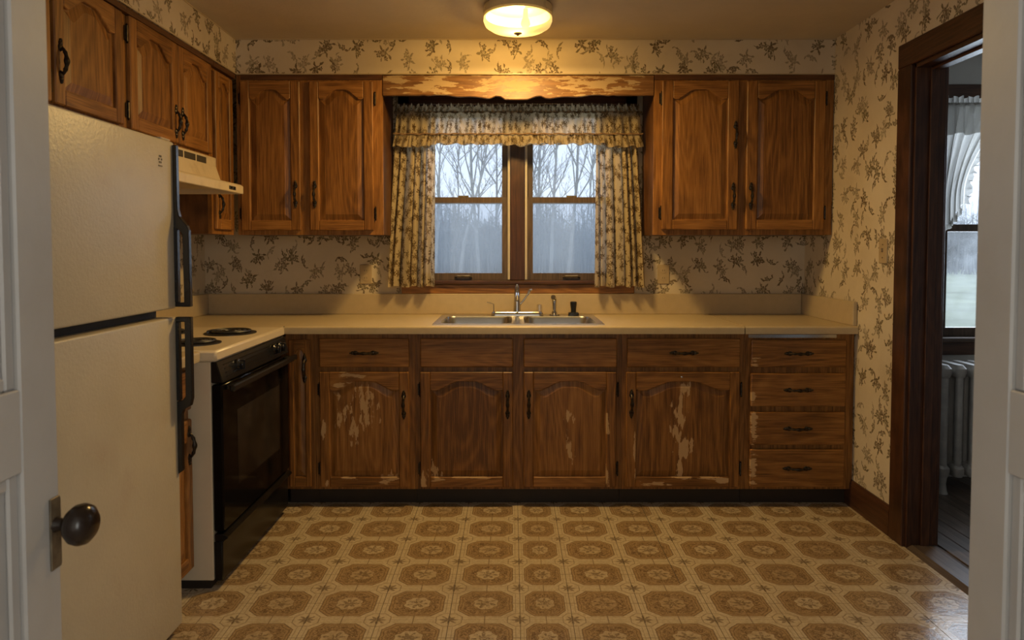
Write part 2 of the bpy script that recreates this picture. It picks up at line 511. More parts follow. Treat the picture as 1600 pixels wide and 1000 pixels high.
# ------------------------------------------------------------------ mesh helpers
class MB:
    def __init__(s):
        s.v, s.f, s.uv = [], [], None

    def add(s, vs_, fs):
        b = len(s.v)
        s.v += [tuple(p) for p in vs_]
        s.f += [tuple(i + b for i in f) for f in fs]
        return s

    def box(s, x0, x1, y0, y1, z0, z1):
        x0, x1 = min(x0, x1), max(x0, x1)
        y0, y1 = min(y0, y1), max(y0, y1)
        z0, z1 = min(z0, z1), max(z0, z1)
        return s.add([(x0, y0, z0), (x1, y0, z0), (x1, y1, z0), (x0, y1, z0), (x0, y0, z1), (x1, y0, z1), (x1, y1, z1), (x0, y1, z1)],
                     [(3, 2, 1, 0), (4, 5, 6, 7), (0, 1, 5, 4), (1, 2, 6, 5), (2, 3, 7, 6), (3, 0, 4, 7)])

    def prism(s, poly, axis, a0, a1):
        """poly in the two other axes (order: x,y / x,z / y,z), extruded along axis"""
        n = len(poly)

        def P(p, a):
            return {'z': (p[0], p[1], a), 'y': (p[0], a, p[1]), 'x': (a, p[0], p[1])}[axis]
        vs_ = [P(p, a0) for p in poly] + [P(p, a1) for p in poly]
        fs = [tuple(range(n)), tuple(range(2 * n - 1, n - 1, -1))]
        fs += [(i, n + i, n + (i + 1) % n, (i + 1) % n) for i in range(n)]
        return s.add(vs_, fs)

    def rings(s, rings, cap0=True, cap1=True):
        n = len(rings[0])
        vs_, fs = [], []
        for r in rings:
            vs_ += r
        for k in range(len(rings) - 1):
            for i in range(n):
                fs.append((k * n + i, k * n + (i + 1) % n, (k + 1) * n + (i + 1) % n, (k + 1) * n + i))
        if cap0:
            fs.append(tuple(range(n - 1, -1, -1)))
        if cap1:
            b = (len(rings) - 1) * n
            fs.append(tuple(range(b, b + n)))
        return s.add(vs_, fs)

    def lathe(s, prof, c=(0, 0, 0), axis='z', n=24, cap0=True, cap1=True, sq=(1, 1)):
        rs = []
        for r, h in prof:
            ring = []
            for i in range(n):
                a = 2 * PI * i / n
                p, q = r * math.cos(a) * sq[0], r * math.sin(a) * sq[1]
                d = {'z': (p, q, h), 'x': (h, p, q), 'y': (q, h, p)}[axis]
                ring.append((c[0] + d[0], c[1] + d[1], c[2] + d[2]))
            rs.append(ring)
        return s.rings(rs, cap0, cap1)

    def tube(s, pts, rad, n=8, cap=True):
        pts = [Vector(p) for p in pts]
        rs = []
        ref = None
        for i, p in enumerate(pts):
            t = (pts[min(i + 1, len(pts) - 1)] - pts[max(i - 1, 0)]).normalized()
            if ref is None:
                ref = t.cross(Vector((0, 0, 1)))
                if ref.length < 1e-3:
                    ref = t.cross(Vector((0, 1, 0)))
            a = (ref - t * ref.dot(t)).normalized()
            ref = a
            b = t.cross(a)
            r = rad[i] if isinstance(rad, (list, tuple)) else rad
            rs.append([tuple(p + (a * math.cos(2 * PI * k / n) + b * math.sin(2 * PI * k / n)) * r) for k in range(n)])
        return s.rings(rs, cap, cap)

    def grid(s, nu, nv, fn, uvfn=None):
        vs_ = [fn(i / nu, j / nv) for j in range(nv + 1) for i in range(nu + 1)]
        fs = [(j * (nu + 1) + i, j * (nu + 1) + i + 1, (j + 1) * (nu + 1) + i + 1, (j + 1) * (nu + 1) + i) for j in range(nv) for i in range(nu)]
        if uvfn:
            if s.uv is None:
                s.uv = []
            s.uv += [uvfn(i / nu, j / nv) for j in range(nv + 1) for i in range(nu + 1)]
        return s.add(vs_, fs)

    def mesh(s, name, mat, bevel=0, smooth=False, seg=1):
        me = bpy.data.meshes.new(name)
        me.from_pydata(s.v, [], s.f)
        if s.uv:
            ul = me.uv_layers.new(name='UVMap')
            for lp in me.loops:
                ul.data[lp.index].uv = s.uv[lp.vertex_index]
        bm = bmesh.new()
        bm.from_mesh(me)
        if not s.uv:
            bmesh.ops.recalc_face_normals(bm, faces=bm.faces)
        if bevel:
            ed = [e for e in bm.edges if len(e.link_faces) == 2 and e.calc_face_angle(0) > 0.6]
            bmesh.ops.bevel(bm, geom=ed, offset=bevel, segments=seg, profile=0.5, affect='EDGES', clamp_overlap=True)
        bm.to_mesh(me)
        bm.free()
        if smooth:
            me.shade_smooth()
            me.set_sharp_from_angle(angle=R(38))
        me.materials.append(M[mat] if isinstance(mat, str) else mat)
        return me

    def build(s, name, mat, parent=None, bevel=0, smooth=False, seg=1):
        return link(name, s.mesh(name, mat, bevel, smooth, seg), parent)


def link(name, me, parent=None, loc=None, rot=None):
    o = bpy.data.objects.new(name, me)
    COL.objects.link(o)
    if parent:
        o.parent = parent
    if loc:
        o.location = loc
    if rot:
        o.rotation_euler = rot
    return o


def tag(o, label, cat=None, group=None, kind=None):
    o['label'] = label
    if cat:
        o['category'] = cat
    if group:
        o['group'] = group
    if kind:
        o['kind'] = kind
    return o


def thing(name, label, cat, loc=(0, 0, 0), rz=0.0, group=None, kind=None):
    o = bpy.data.objects.new(name, None)
    o.empty_display_size = 0.05
    COL.objects.link(o)
    o.location = loc
    o.rotation_euler = (0, 0, rz)
    return tag(o, label, cat, group, kind)


def B(*a):
    return MB().box(*a)


def struct(name, mb, mat, label, cat, **kw):
    return tag(mb.build(name, mat, None, **kw), label, cat, kind='structure')


# ------------------------------------------------------------------ the shell of the kitchen
XL, XR, YB, YF, ZC = -1.800, 1.715, 4.03, 0.35, 2.41
CF = 3.385                 # front edge of the worktop on the back run
SOF_Y, SOF_X, SOF_Z = 3.69, -1.466, 2.222
WX0, WX1, WZ0, WZ1 = -0.60, 0.665, 1.112, 2.14      # rough opening of the window over the sink

fl = struct('floor', B(XL, 1.83, YF - 0.15, YB, -0.06, -0.003), 'floor_underlay', 'patterned brown vinyl tile floor of the kitchen', 'floor')
tile_me = B(-TW / 2 + 0.0012, TW / 2 - 0.0012, -TH / 2 + 0.0006, TH / 2 - 0.0006, -0.003, 0.0).mesh('vinyl_tile', 'vinyl')
B(0.650, 0.6525, 2.62, 3.46, -0.0005, 0.0006).build('seam', 'floor_underlay', fl)
xj = [-1.471, -1.221, -0.971, -0.721, -0.471, -0.221, 0.029, 0.212, 0.462, 0.712, 0.962, 1.212, 1.462, 1.712]
yj0 = 3.479
for a, b in zip(xj[:-1], xj[1:]):
    for k in range(14):
        t = link('vinyl_tile', tile_me, fl, ((a + b) / 2, yj0 - TH * (k + 0.5), 0))
        t.scale.x = (b - a) / TW

struct('ceiling', B(XL - 0.1, XR + 0.115, YF, YB, ZC, ZC + 0.1), 'ceiling_paint', 'stained off-white kitchen ceiling', 'ceiling')
mb = MB()
mb.box(XL - 0.1, WX0, YB, YB + 0.16, 0, ZC)
mb.box(WX1, XR + 0.0, YB, YB + 0.16, 0, ZC)
mb.box(WX0, WX1, YB, YB + 0.16, 0, WZ0)
mb.box(WX0, WX1, YB, YB + 0.16, WZ1, ZC)
struct('wall_back', mb, 'wallpaper', 'papered back wall with the window over the sink', 'wall')
struct('wall_left', B(XL - 0.12, XL, YF, YB, 0, ZC), 'wallpaper', 'papered left wall behind refrigerator and stove', 'wall')
DY0, DY1, DZ = 2.06, 2.955, 2.082        # doorway to the side room
mb = MB()
mb.box(XR, XR + 0.115, DY1, YB, 0, ZC)
mb.box(XR, XR + 0.115, YF, DY0, 0, ZC)
mb.box(XR, XR + 0.115, DY0, DY1, DZ, ZC)
struct('wall_right', mb, 'wallpaper', 'papered right wall with the brown cased doorway', 'wall')
mb = MB()
mb.prism([(XL, YB), (XL, YF), (SOF_X, YF), (SOF_X, SOF_Y), (XR, SOF_Y), (XR, YB)], 'z', SOF_Z, ZC)
struct('wall_soffit', mb, 'wallpaper', 'papered soffit running above the wall cabinets', 'soffit')
mb = MB()
mb.box(SOF_X + 0.0, XR, SOF_Y - 0.004, SOF_Y, SOF_Z, SOF_Z + 0.006)
mb.box(SOF_X, SOF_X + 0.004, YF, SOF_Y, SOF_Z, SOF_Z + 0.006)
mb.box(SOF_X, XR, SOF_Y - 0.003, SOF_Y, ZC - 0.006, ZC)
mb.box(SOF_X, SOF_X + 0.003, YF, SOF_Y, ZC - 0.006, ZC)
struct('trim_soffit', mb, 'laminate_cream', 'thin cream edging along the papered soffit', 'trim')
mb = MB()
mb.box(XL - 0.1, -0.72, YF - 0.15, YF, 0, ZC)
mb.box(0.73, XR + 0.115, YF - 0.15, YF, 0, ZC)
mb.box(-0.72, 0.73, YF - 0.15, YF, 2.12, ZC)
struct('wall_front', mb, 'hall_paint', 'wall with the double doorway the kitchen is seen through', 'wall')
bb = MB()
bb.box(XR - 0.016, XR, 3.06, 3.47, 0, 0.115)
bb.prism([(XR - 0.016, 0.115), (XR, 0.115), (XR, 0.135), (XR - 0.008, 0.135)], 'y', 3.06, 3.47)
struct('baseboard_right', bb, 'casing_y', 'dark brown baseboard between drawer cabinet and doorway', 'baseboard')

# hall the camera stands in, side openings added for the fill lights
struct('floor_hall', B(XL - 0.1, XR + 0.115, -2.6, YF - 0.15, -0.06, 0), 'floorboard_wood', 'wooden floor of the hall in front of the kitchen', 'floor')
struct('ceiling_hall', B(XL - 0.1, XR + 0.115, -2.6, YF - 0.15, ZC, ZC + 0.1), 'hall_paint', 'plain ceiling of the hall', 'ceiling')
for nm, xa, xb, lab in (('wall_hall_left', XL - 0.12, XL, 'plain left wall of the hall with an added fill-light opening'), ('wall_hall_right', XR, XR + 0.115, 'plain right wall of the hall with an added fill-light opening')):
    mb = MB()
    mb.box(xa, xb, -2.6, -2.42, 0, ZC).box(xa, xb, -1.08, YF - 0.15, 0, ZC)
    mb.box(xa, xb, -2.42, -1.08, 0, 0.83).box(xa, xb, -2.42, -1.08, 2.27, ZC)
    struct(nm, mb, 'hall_paint', lab, 'wall')
struct('wall_hall_back', B(XL - 0.1, XR + 0.115, -2.72, -2.6, 0, ZC), 'hall_paint', 'plain hall wall behind the camera', 'wall')

# ------------------------------------------------------------------ side room beyond the right doorway
SB = 3.87
fs_ = struct('floor_side_room', B(1.83, 4.4, 0.9, SB + 0.14, -0.06, -0.012), 'toe_black', 'worn dark plank floor of the room beyond the doorway', 'floor')
for k in range(28):
    B(1.87 + k * 0.09 + 0.0015, 1.87 + (k + 1) * 0.09 - 0.0015, 0.92, SB - 0.002, -0.012, 0.0).build('floor_plank', 'floorboard_wood', fs_, 0.002)
W2X0, W2X1, W2Z0, W2Z1 = 2.385, 3.42, 0.80, 2.12
mb = MB()
mb.box(1.83, W2X0, SB, SB + 0.14, 0, ZC)
mb.box(W2X1, 4.4, SB, SB + 0.14, 0, ZC)
mb.box(W2X0, W2X1, SB, SB + 0.14, 0, W2Z0)
mb.box(W2X0, W2X1, SB, SB + 0.14, W2Z1, ZC)
struct('wall_side_room_back', mb, 'side_room_paint', 'grey window wall of the room beyond the doorway', 'wall')
struct('wall_side_room_right', B(4.4, 4.5, 0.9, SB + 0.14, 0, ZC), 'side_room_paint', 'far right wall of the room beyond the doorway', 'wall')
struct('wall_side_room_front', B(1.83, 4.4, 0.8, 0.9, 0, ZC), 'side_room_paint', 'near wall of the room beyond the doorway', 'wall')
struct('ceiling_side_room', B(1.83, 4.5, 0.8, SB + 0.14, ZC, ZC + 0.1), 'side_room_paint', 'ceiling of the room beyond the doorway', 'ceiling')
struct('wall_side_room_left', MB().box(1.8302, 1.838, DY1 + 0.1, SB, 0, ZC).box(1.8302, 1.838, 0.9, DY0 - 0.1, 0, ZC).box(1.8302, 1.838, DY0 - 0.1, DY1 + 0.1, DZ + 0.1, ZC), 'side_room_paint', 'painted back face of the doorway wall in the side room', 'wall')

# brown door casing
dc = thing('trim_doorway', 'dark brown wooden casing around the right doorway', 'door casing', (XR, DY1, 0), kind='structure')


def inw(o, t):
    """mesh given in world coordinates, put under a thing standing at t"""
    o.location = -Vector(t.location)
    return o


for sx, xa, xb in ((0, XR - 0.020, XR), (1, 1.838, 1.858)):
    for ya, yb in ((DY1 - 0.006, DY1 + 0.098), (DY0 - 0.098, DY0 + 0.006)):
        o = inw(B(xa, xb, ya, yb, 0.0, DZ + 0.0).build('side_casing', 'casing_z', dc, 0.004), dc)
    inw(B(xa, xb, DY0 - 0.098, DY1 + 0.098, DZ, DZ + 0.104).build('head_casing', 'casing_y', dc, 0.004), dc)
for ya, yb in ((DY1 - 0.018, DY1), (DY0, DY0 + 0.018)):
    inw(B(XR - 0.004, 1.842, ya, yb, 0, DZ).build('jamb', 'casing_z', dc, 0.002), dc)
inw(B(XR - 0.004, 1.842, DY0, DY1, DZ - 0.018, DZ).build('head_jamb', 'casing_y', dc, 0.002), dc)
for ya, yb in ((DY1 - 0.030, DY1 - 0.018), (DY0 + 0.018, DY0 + 0.030)):
    inw(B(1.768, 1.806, ya, yb, 0, DZ - 0.018).build('door_stop', 'casing_z', dc, 0.002), dc)
inw(B(1.768, 1.806, DY0 + 0.03, DY1 - 0.03, DZ - 0.030, DZ - 0.018).build('door_stop', 'casing_y', dc, 0.002), dc)
th = MB().prism([(XR - 0.006, 0.0), (XR + 0.02, 0.014), (1.83, 0.014), (1.862, 0.0)], 'y', DY0 + 0.02, DY1 - 0.02)
struct('trim_threshold', th, 'floorboard_wood', 'worn wooden threshold strip between vinyl and planks', 'threshold')


# ------------------------------------------------------------------ pair of white doors the photograph looks through
def hall_door(n, side, label, knob):
    X = 0.705 if side > 0 else -0.697
    d = thing('door_%d' % n, label, 'door', (X, YF, 0), kind='structure')
    s = side                       # leaf sits outwards from its inner face at local x 0
    T = 0.036 * s
    L = 0.695
    Z1 = 2.09
    st = 0.078
    for ya, yb in ((0.004, st), (L - st, L)):
        B(0, T, ya, yb, 0.012, Z1).build('stile', 'white_door_paint', d, 0.003)
    zr = [(0.012, 0.22), (0.98, 1.10), (Z1 - 0.11, Z1)]
    for za, zb in zr:
        B(0, T, st, L - st, za, zb).build('rail', 'white_door_paint', d, 0.002)
    for (za, zb) in ((0.22, 0.98), (1.10, Z1 - 0.11)):
        B(T * 0.38, T * 0.62, st - 0.004, L - st + 0.004, za - 0.004, zb + 0.004).build('panel', 'white_door_paint', d)
        m = MB()
        for (ya, yb, zc, zd) in ((st, st + 0.02, za, zb), (L - st - 0.02, L - st, za, zb), (st + 0.0202, L - st - 0.0202, za, za + 0.02), (st + 0.0202, L - st - 0.0202, zb - 0.02, zb)):
            m.box(T * 0.18, T * 0.38, ya, yb, zc, zd)
        m.build('panel_moulding', 'white_door_paint', d, 0.003)
    if knob:
        e = MB().prism([(L - 0.026, 0.812), (L - 0.004, 0.812), (L - 0.002, 0.817), (L - 0.002, 0.917), (L - 0.004, 0.922), (L - 0.026, 0.922)], 'x', -0.003 * s * 0 + 0.0, 0.0035)
        e.build('escutcheon', 'old_brass', d, 0.001)
        kx, ky, kz = 0.0, L - 0.014, 0.880
        pr = [(0.012, 0.003), (0.010, 0.008), (0.0085, 0.014), (0.011, 0.019), (0.022, 0.024), (0.0295, 0.033), (0.0315, 0.042), (0.029, 0.051), (0.021, 0.058), (0.010, 0.0615), (0.002, 0.0625)]
        MB().lathe(pr, (kx, ky, kz), 'x', 28).build('knob', 'knob_brown', d, 0, True)
    else:
        for hz in (0.3, 1.75):
            MB().lathe([(0.006, -0.04), (0.006, 0.04)], (0, 0.0, hz), 'z', 10).build('hinge', 'old_brass', d, 0, True)
    return d


hall_door(1, -1, 'white panelled door leaf with dark round knob at left', True)
hall_door(2, 1, 'white panelled door leaf without knob at right', False)

# ------------------------------------------------------------------ windows


def sash(par, x0, x1, z0, z1, y, name, screen=False, sw=0.034, bottom=0.036, top=0.036, mz='sash_wood_z', mx='sash_wood_x', rung=None):
    fr_ = []
    for yy in (y, y + 0.032):
        fr_.append([(x0, yy, z0), (x1, yy, z0), (x1, yy, z1), (x0, yy, z1)])
        fr_.append([(x0 + sw, yy, z0 + bottom), (x1 - sw, yy, z0 + bottom), (x1 - sw, yy, z1 - top), (x0 + sw, yy, z1 - top)])
    m = MB()
    m.rings([fr_[0], fr_[1], fr_[3], fr_[2], fr_[0]], False, False)
    bm_ = m.mesh(name, mz)
    s = link(name, bm_, par)
    B(x0 + sw - 0.004, x1 - sw + 0.004, y + 0.013, y + 0.017, z0 + bottom - 0.004, z1 - top + 0.004).build('pane', 'glass', s)
    return s


w1 = thing('window_1', 'double wooden sash window above the kitchen sink', 'window', (0, 0, 0), kind='structure')
mc = 0.032
# outer frame, jamb liners, centre mullion
B(WX0, WX0 + 0.04, YB, YB + 0.16, WZ0, WZ1).build('side_jamb', 'casing_z', w1, 0.003)
B(WX1 - 0.04, WX1, YB, YB + 0.16, WZ0, WZ1).build('side_jamb', 'casing_z', w1, 0.003)
B(WX0 + 0.04, WX1 - 0.04, YB, YB + 0.16, WZ1 - 0.035, WZ1).build('head_jamb', 'casing_x', w1, 0.003)
B(mc - 0.043, mc + 0.043, YB - 0.012, YB + 0.12, WZ0, WZ1 - 0.035).build('mullion', 'casing_z', w1, 0.004)
for xa, xb in ((WX0 + 0.04, WX0 + 0.054), (mc - 0.057, mc - 0.043), (mc + 0.043, mc + 0.057), (WX1 - 0.054, WX1 - 0.04)):
    B(xa, xb, YB + 0.004, YB + 0.12, WZ0 + 0.004, WZ1 - 0.035).build('jamb_liner', 'jamb_liner', w1, 0.001)
for xa, xb in ((WX0 - 0.06, WX0 + 0.006), (WX1 - 0.006, WX1 + 0.06)):
    B(xa, xb, YB - 0.016, YB, WZ0 - 0.02, WZ1 + 0.04).build('side_casing', 'casing_z', w1, 0.003)
B(WX0 - 0.06, WX1 + 0.06, YB - 0.016, YB, WZ1 - 0.006, WZ1 + 0.05).build('head_casing', 'casing_x', w1, 0.003)
B(WX0 - 0.075, WX1 + 0.075, YB - 0.040, YB + 0.10, WZ0 - 0.022, WZ0).build('sill', 'casing_x', w1, 0.005)
B(WX0 - 0.045, WX1 + 0.05, YB - 0.020, YB - 0.001, WZ0 - 0.078, WZ0 - 0.022).build('apron', 'oak_x', w1, 0.004)
MEET = 1.58
for xa, xb in ((WX0 + 0.054, mc - 0.057), (mc + 0.057, WX1 - 0.054)):
    s = sash(w1, xa, xb, WZ0, MEET + 0.020, YB + 0.022, 'lower_sash', bottom=0.042, top=0.034)
    cx = (xa + xb) / 2
    m = MB().lathe([(0.016, 0), (0.016, 0.006), (0.010, 0.010)], (cx, YB + 0.036, MEET + 0.020), 'z', 14)
    m.box(cx - 0.030, cx + 0.030, YB + 0.024, YB + 0.036, MEET + 0.020, MEET + 0.030)
    m.build('sash_lock', 'old_brass', s, 0.001)
    m = MB().tube([(cx - 0.048, YB + 0.02, WZ0 + 0.018), (cx - 0.035, YB + 0.006, WZ0 + 0.024), (cx + 0.035, YB + 0.006, WZ0 + 0.024), (cx + 0.048, YB + 0.02, WZ0 + 0.018)], 0.0065, 8)
    m.build('sash_lift', 'old_brass', s, 0, True)
    B(xa + 0.01, xb - 0.01, YB + 0.110, YB + 0.1115, WZ0, MEET).build('insect_screen', 'screen', s)
    sash(w1, xa, xb, MEET - 0.016, WZ1 - 0.035, YB + 0.060, 'upper_sash', top=0.034, bottom=0.034)

w2 = thing('window_2', 'dark framed sash window in the room beyond the doorway', 'window', (0, 0, 0), kind='structure')
B(W2X0 - 0.09, W2X0 + 0.035, SB - 0.018, SB + 0.02, W2Z0 - 0.02, W2Z1 + 0.02).build('side_casing', 'casing_z', w2, 0.003)
B(W2X1 - 0.035, W2X1 + 0.09, SB - 0.018, SB + 0.02, W2Z0 - 0.02, W2Z1 + 0.02).build('side_casing', 'casing_z', w2, 0.003)
B(W2X0 - 0.09, W2X1 + 0.09, SB - 0.020, SB, W2Z1, W2Z1 + 0.09).build('head_casing', 'casing_x', w2, 0.003)
B(W2X0 - 0.11, W2X1 + 0.11, SB - 0.05, SB + 0.06, W2Z0 - 0.025, W2Z0).build('sill', 'sash_wood_x', w2, 0.004)
B(W2X0 - 0.08, W2X1 + 0.08, SB - 0.018, SB, W2Z0 - 0.10, W2Z0 - 0.025).build('apron', 'casing_x', w2, 0.003)
sash(w2, W2X0 + 0.032, W2X1 - 0.032, W2Z0, 1.435, SB + 0.022, 'lower_sash', bottom=0.05, sw=0.045, top=0.04, mz='sash_wood_z')
sash(w2, W2X0 + 0.032, W2X1 - 0.032, 1.395, W2Z1, SB + 0.060, 'upper_sash', sw=0.045)

# ------------------------------------------------------------------ cabinet hardware and joinery
# vertical pull, about 10 cm, standing off the door at local -y
pts, rad = [], []
for i in range(17):
    t = i / 16
    pts.append((0, -0.004 - 0.017 * math.sin(PI * t) ** 0.6, (t - 0.5) * 0.088))
    rad.append(0.0048 + 0.0046 * math.exp(-((t - 0.5) / 0.14) ** 2) + 0.0026 * math.exp(-((abs(t - 0.5) - 0.30) / 0.05) ** 2))
pm = MB().tube(pts, rad, 8)
for sg in (-1, 1):
    for dz, rr in ((0.0, 0.0120), (0.014, 0.0090), (0.024, 0.005)):
        pm.lathe([(rr, 0), (rr * 0.9, -0.004), (rr * 0.45, -0.007), (0.0006, -0.0078)], (0, 0, sg * (0.044 + dz)), 'y', 10, sq=(1.15, 1))
PULL = pm.mesh('pull_handle', 'pull_bronze', 0, True)
hm = MB().box(-0.008, 0.008, -0.003, 0.0, -0.028, 0.028)
hm.lathe([(0.0045, -0.030), (0.0045, 0.030)], (0.004, -0.005, 0), 'z', 8)
hm.lathe([(0.0015, 0.030), (0.0055, 0.033), (0.0015, 0.038)], (0.004, -0.005, 0), 'z', 8)
hm.lathe([(0.0015, -0.038), (0.0055, -0.033), (0.0015, -0.030)], (0.004, -0.005, 0), 'z', 8)
HINGE = hm.mesh('hinge', 'pull_bronze', 0, True)


def arch(t, A):
    """cathedral curve, t 0..1 across the opening"""
    u = 1 - abs(2 * t - 1)
    k = min(1, max(0, (u - 0.16) / 0.66))
    return A * (0.5 - 0.5 * math.cos(PI * k)) - 0.006 * math.sin(PI * min(1, u / 0.30))


def door(par, x0, x1, z0, z1, yf, handle=None, hinge=None, hz=None, A=0.042, stile=0.050, panel='oak_z', frame='oak_z', toprail='oak_x', botrail='oak_x', hpos=None):
    """cathedral raised panel door; front face at local y = yf, looking towards -y"""
    th_ = 0.019
    yb = yf + th_
    w = x1 - x0
    st = min(stile, w * 0.24)
    tr = 0.046
    d = B(x0 + 0.002, x1 - 0.002, yf + 0.0135, yb, z0 + 0.002, z1 - 0.002).build('door', frame, par)
    for a_, b_ in ((x0, x0 + st), (x1 - st, x1)):
        B(a_, b_, yf, yb - 0.0005, z0, z1).build('stile', frame, d, 0.004)
    xa, xb = x0 + st, x1 - st
    zb = z0 + 0.052
    zs = z1 - tr - A
    n = 28
    poly = [(xb, z1), (xa, z1)] + [(xa + (xb - xa) * i / n, zs + arch(i / n, A)) for i in range(n + 1)]
    MB().prism(poly, 'y', yf, yb - 0.0005).build('top_rail', toprail, d, 0.0025)
    B(xa, xb, yf, yb - 0.0005, z0, zb).build('bottom_rail', botrail, d, 0.003)

    def ring(ins, y):
        a, b = xa + ins, xb - ins
        r = [(a, y, zb + ins), (b, y, zb + ins)]
        for i in range(n + 1):
            t = 1 - i / n
            r.append((a + (b - a) * t, y, zs + arch(t, A) - ins))
        return r
    MB().rings([ring(-0.002, yf + 0.0135), ring(-0.002, yf + 0.012), ring(0.006, yf + 0.012), ring(0.030, yf + 0.004), ring(0.033, yf + 0.003)], True, True).build('raised_panel', panel, d)
    if handle:
        hx = x0 + 0.026 if handle == 'L' else x1 - 0.026
        link('pull_handle', PULL, d, (hx, yf, hz))
    if hinge:
        xx = x0 - 0.006 if hinge == 'L' else x1 + 0.006
        dz = 0.09 if z1 - z0 > 0.5 else 0.07
        for zz in (z0 + dz, z1 - dz):
            link('hinge', HINGE, d, (xx, yf + 0.017, zz))
    return d


def drawer(par, x0, x1, z0, z1, yf, pull=True, mat='oak_x'):
    d = B(x0, x1, yf, yf + 0.019, z0, z1).build('drawer_front', mat, par, 0.006, seg=2)
    if pull:
        link('pull_handle', PULL, d, ((x0 + x1) / 2, yf, (z0 + z1) / 2), (0, R(90), 0))
    return d


def bars(par, rects, y0, y1, mat='oak_z', name='face_frame'):
    m = MB()
    for (a, b, c, d) in rects:
        m.box(a, b, y0, y1, c, d)
    return m.build(name, mat, par)


# ------------------------------------------------------------------ base cabinets, back run (local origin at floor, face at y 0)
FY = 3.42                # plane of the face frames
DF = -0.019              # door fronts stand proud
ZT, ZK = 0.875, 0.088    # top of carcass, top of toe kick
DEP = YB - FY - 0.006


def base(name, label, x0, x1, opens, group='oak base cabinets under the back worktop', ctop=ZT - 0.014):
    """opens: list of (xa, xb, za, zb) openings left between frame members"""
    t = thing(name, label, 'cabinet', (0, FY, 0), group=group)
    B(x0 + 0.001, x1 - 0.001, 0.019, DEP, ZK, ctop).build('carcass', 'oak_dark_z', t)
    xs = sorted({o[0] for o in opens} | {o[1] for o in opens})
    m = [(x0 + 0.0005, opens[0][0], ZK, ZT), (max(o[1] for o in opens), x1 - 0.0005, ZK, ZT)]
    cols = sorted({(o[0], o[1]) for o in opens})
    for (a, b), (c, d) in zip(cols[:-1], cols[1:]):
        m.append((b, c, ZK, ZT))
    for a, b in cols:
        rows = sorted((o[2], o[3]) for o in opens if (o[0], o[1]) == (a, b))
        z = ZK
        for c, d in rows:
            m.append((a, b, z, c))
            z = d
        m.append((a, b, z, ZT))
    bars(t, m, 0.0, 0.019, 'oak_z')
    B(x0 + 0.001, x1 - 0.001, 0.050, 0.066, 0.002, ZK).build('toe_kick', 'toe_black', t)
    return t


def wearmat(name, axis, wear, **kw):
    wood(name, axis, wear=wear, **kw)
    return name


# corner cabinet: narrow door in the corner plus the return beside the stove
t = base('base_cabinet', 'narrow corner base cabinet between stove and drawer cabinet', -1.133, -0.984, [(-1.105, -1.014, 0.11, 0.84)])
door(t, -1.113, -1.006, 0.104, 0.846, DF, 'R', None, 0.700, A=0.02, stile=0.026)
B(-1.795, -1.134, -0.066, DEP, ZK, ZT - 0.014).build('side_return', 'oak_z', t, 0.002)
B(-1.795, -1.16, -0.03, 0.066, 0.002, ZK - 0.001).build('toe_kick', 'toe_black', t)

t = base('base_cabinet.001', 'single-door base cabinet with pale flaked patches left of the sink', -0.984, -0.485, [(-0.945, -0.525, 0.12, 0.67), (-0.945, -0.525, 0.72, 0.84)])
drawer(t, -0.959, -0.513, 0.708, 0.852, DF)
p1 = wearmat('oak_worn_pale_patch', 'z', [(-0.850, 0.47, 0.045, 0.11), (-0.800, 0.40, 0.045, 0.09), (-0.73, 0.50, 0.09, 0.13), (-0.60, 0.14, 0.09, 0.05)])
p1r = wearmat('oak_worn_top_rail', 'x', [(-0.82, 0.655, 0.10, 0.04), (-0.86, 0.62, 0.05, 0.03)])
p1b = wearmat('oak_worn_bottom_rail', 'x', [(-0.62, 0.14, 0.10, 0.035), (-0.80, 0.15, 0.12, 0.015)])
p1s = wearmat('oak_worn_stile', 'z', [(-0.945, 0.40, 0.02, 0.09), (-0.93, 0.12, 0.03, 0.04)])
door(t, -0.960, -0.514, 0.103, 0.684, DF, 'R', 'L', 0.520, panel=p1, toprail=p1r, botrail=p1b, frame=p1s)

t = base('base_cabinet.002', 'wide sink base cabinet with two arched doors and false drawers', -0.485, 0.549, [(-0.44, -0.01, 0.12, 0.67), (-0.44, -0.01, 0.72, 0.84), (0.075, 0.505, 0.12, 0.67), (0.075, 0.505, 0.72, 0.84)], ctop=0.72)
drawer(t, -0.457, 0.005, 0.708, 0.852, DF, False)
drawer(t, 0.058, 0.522, 0.708, 0.852, DF, False)
p2s = wearmat('oak_worn_foot_corner', 'z', [(-0.435, 0.14, 0.045, 0.07)])
p2b = wearmat('oak_worn_sink_rail', 'x', [(-0.38, 0.15, 0.08, 0.03), (-0.2, 0.153, 0.18, 0.012)])
p2 = wearmat('oak_worn_sink_panel', 'z', [(-0.385, 0.19, 0.05, 0.06)], bias=-0.03)
door(t, -0.458, 0.004, 0.103, 0.684, DF, 'R', 'L', 0.522, frame=p2s, botrail=p2b, panel=p2)
p3 = wearmat('oak_scratched_panel', 'z', [(0.29, 0.28, 0.03, 0.12), (0.29, 0.47, 0.05, 0.06)], bias=-0.02)
p3s = wearmat('oak_worn_hinge_stile', 'z', [(0.475, 0.17, 0.02, 0.10), (0.474, 0.45, 0.02, 0.12)])
door(t, 0.058, 0.520, 0.103, 0.684, DF, 'L', 'R', 0.522, panel=p3, frame=p3s)

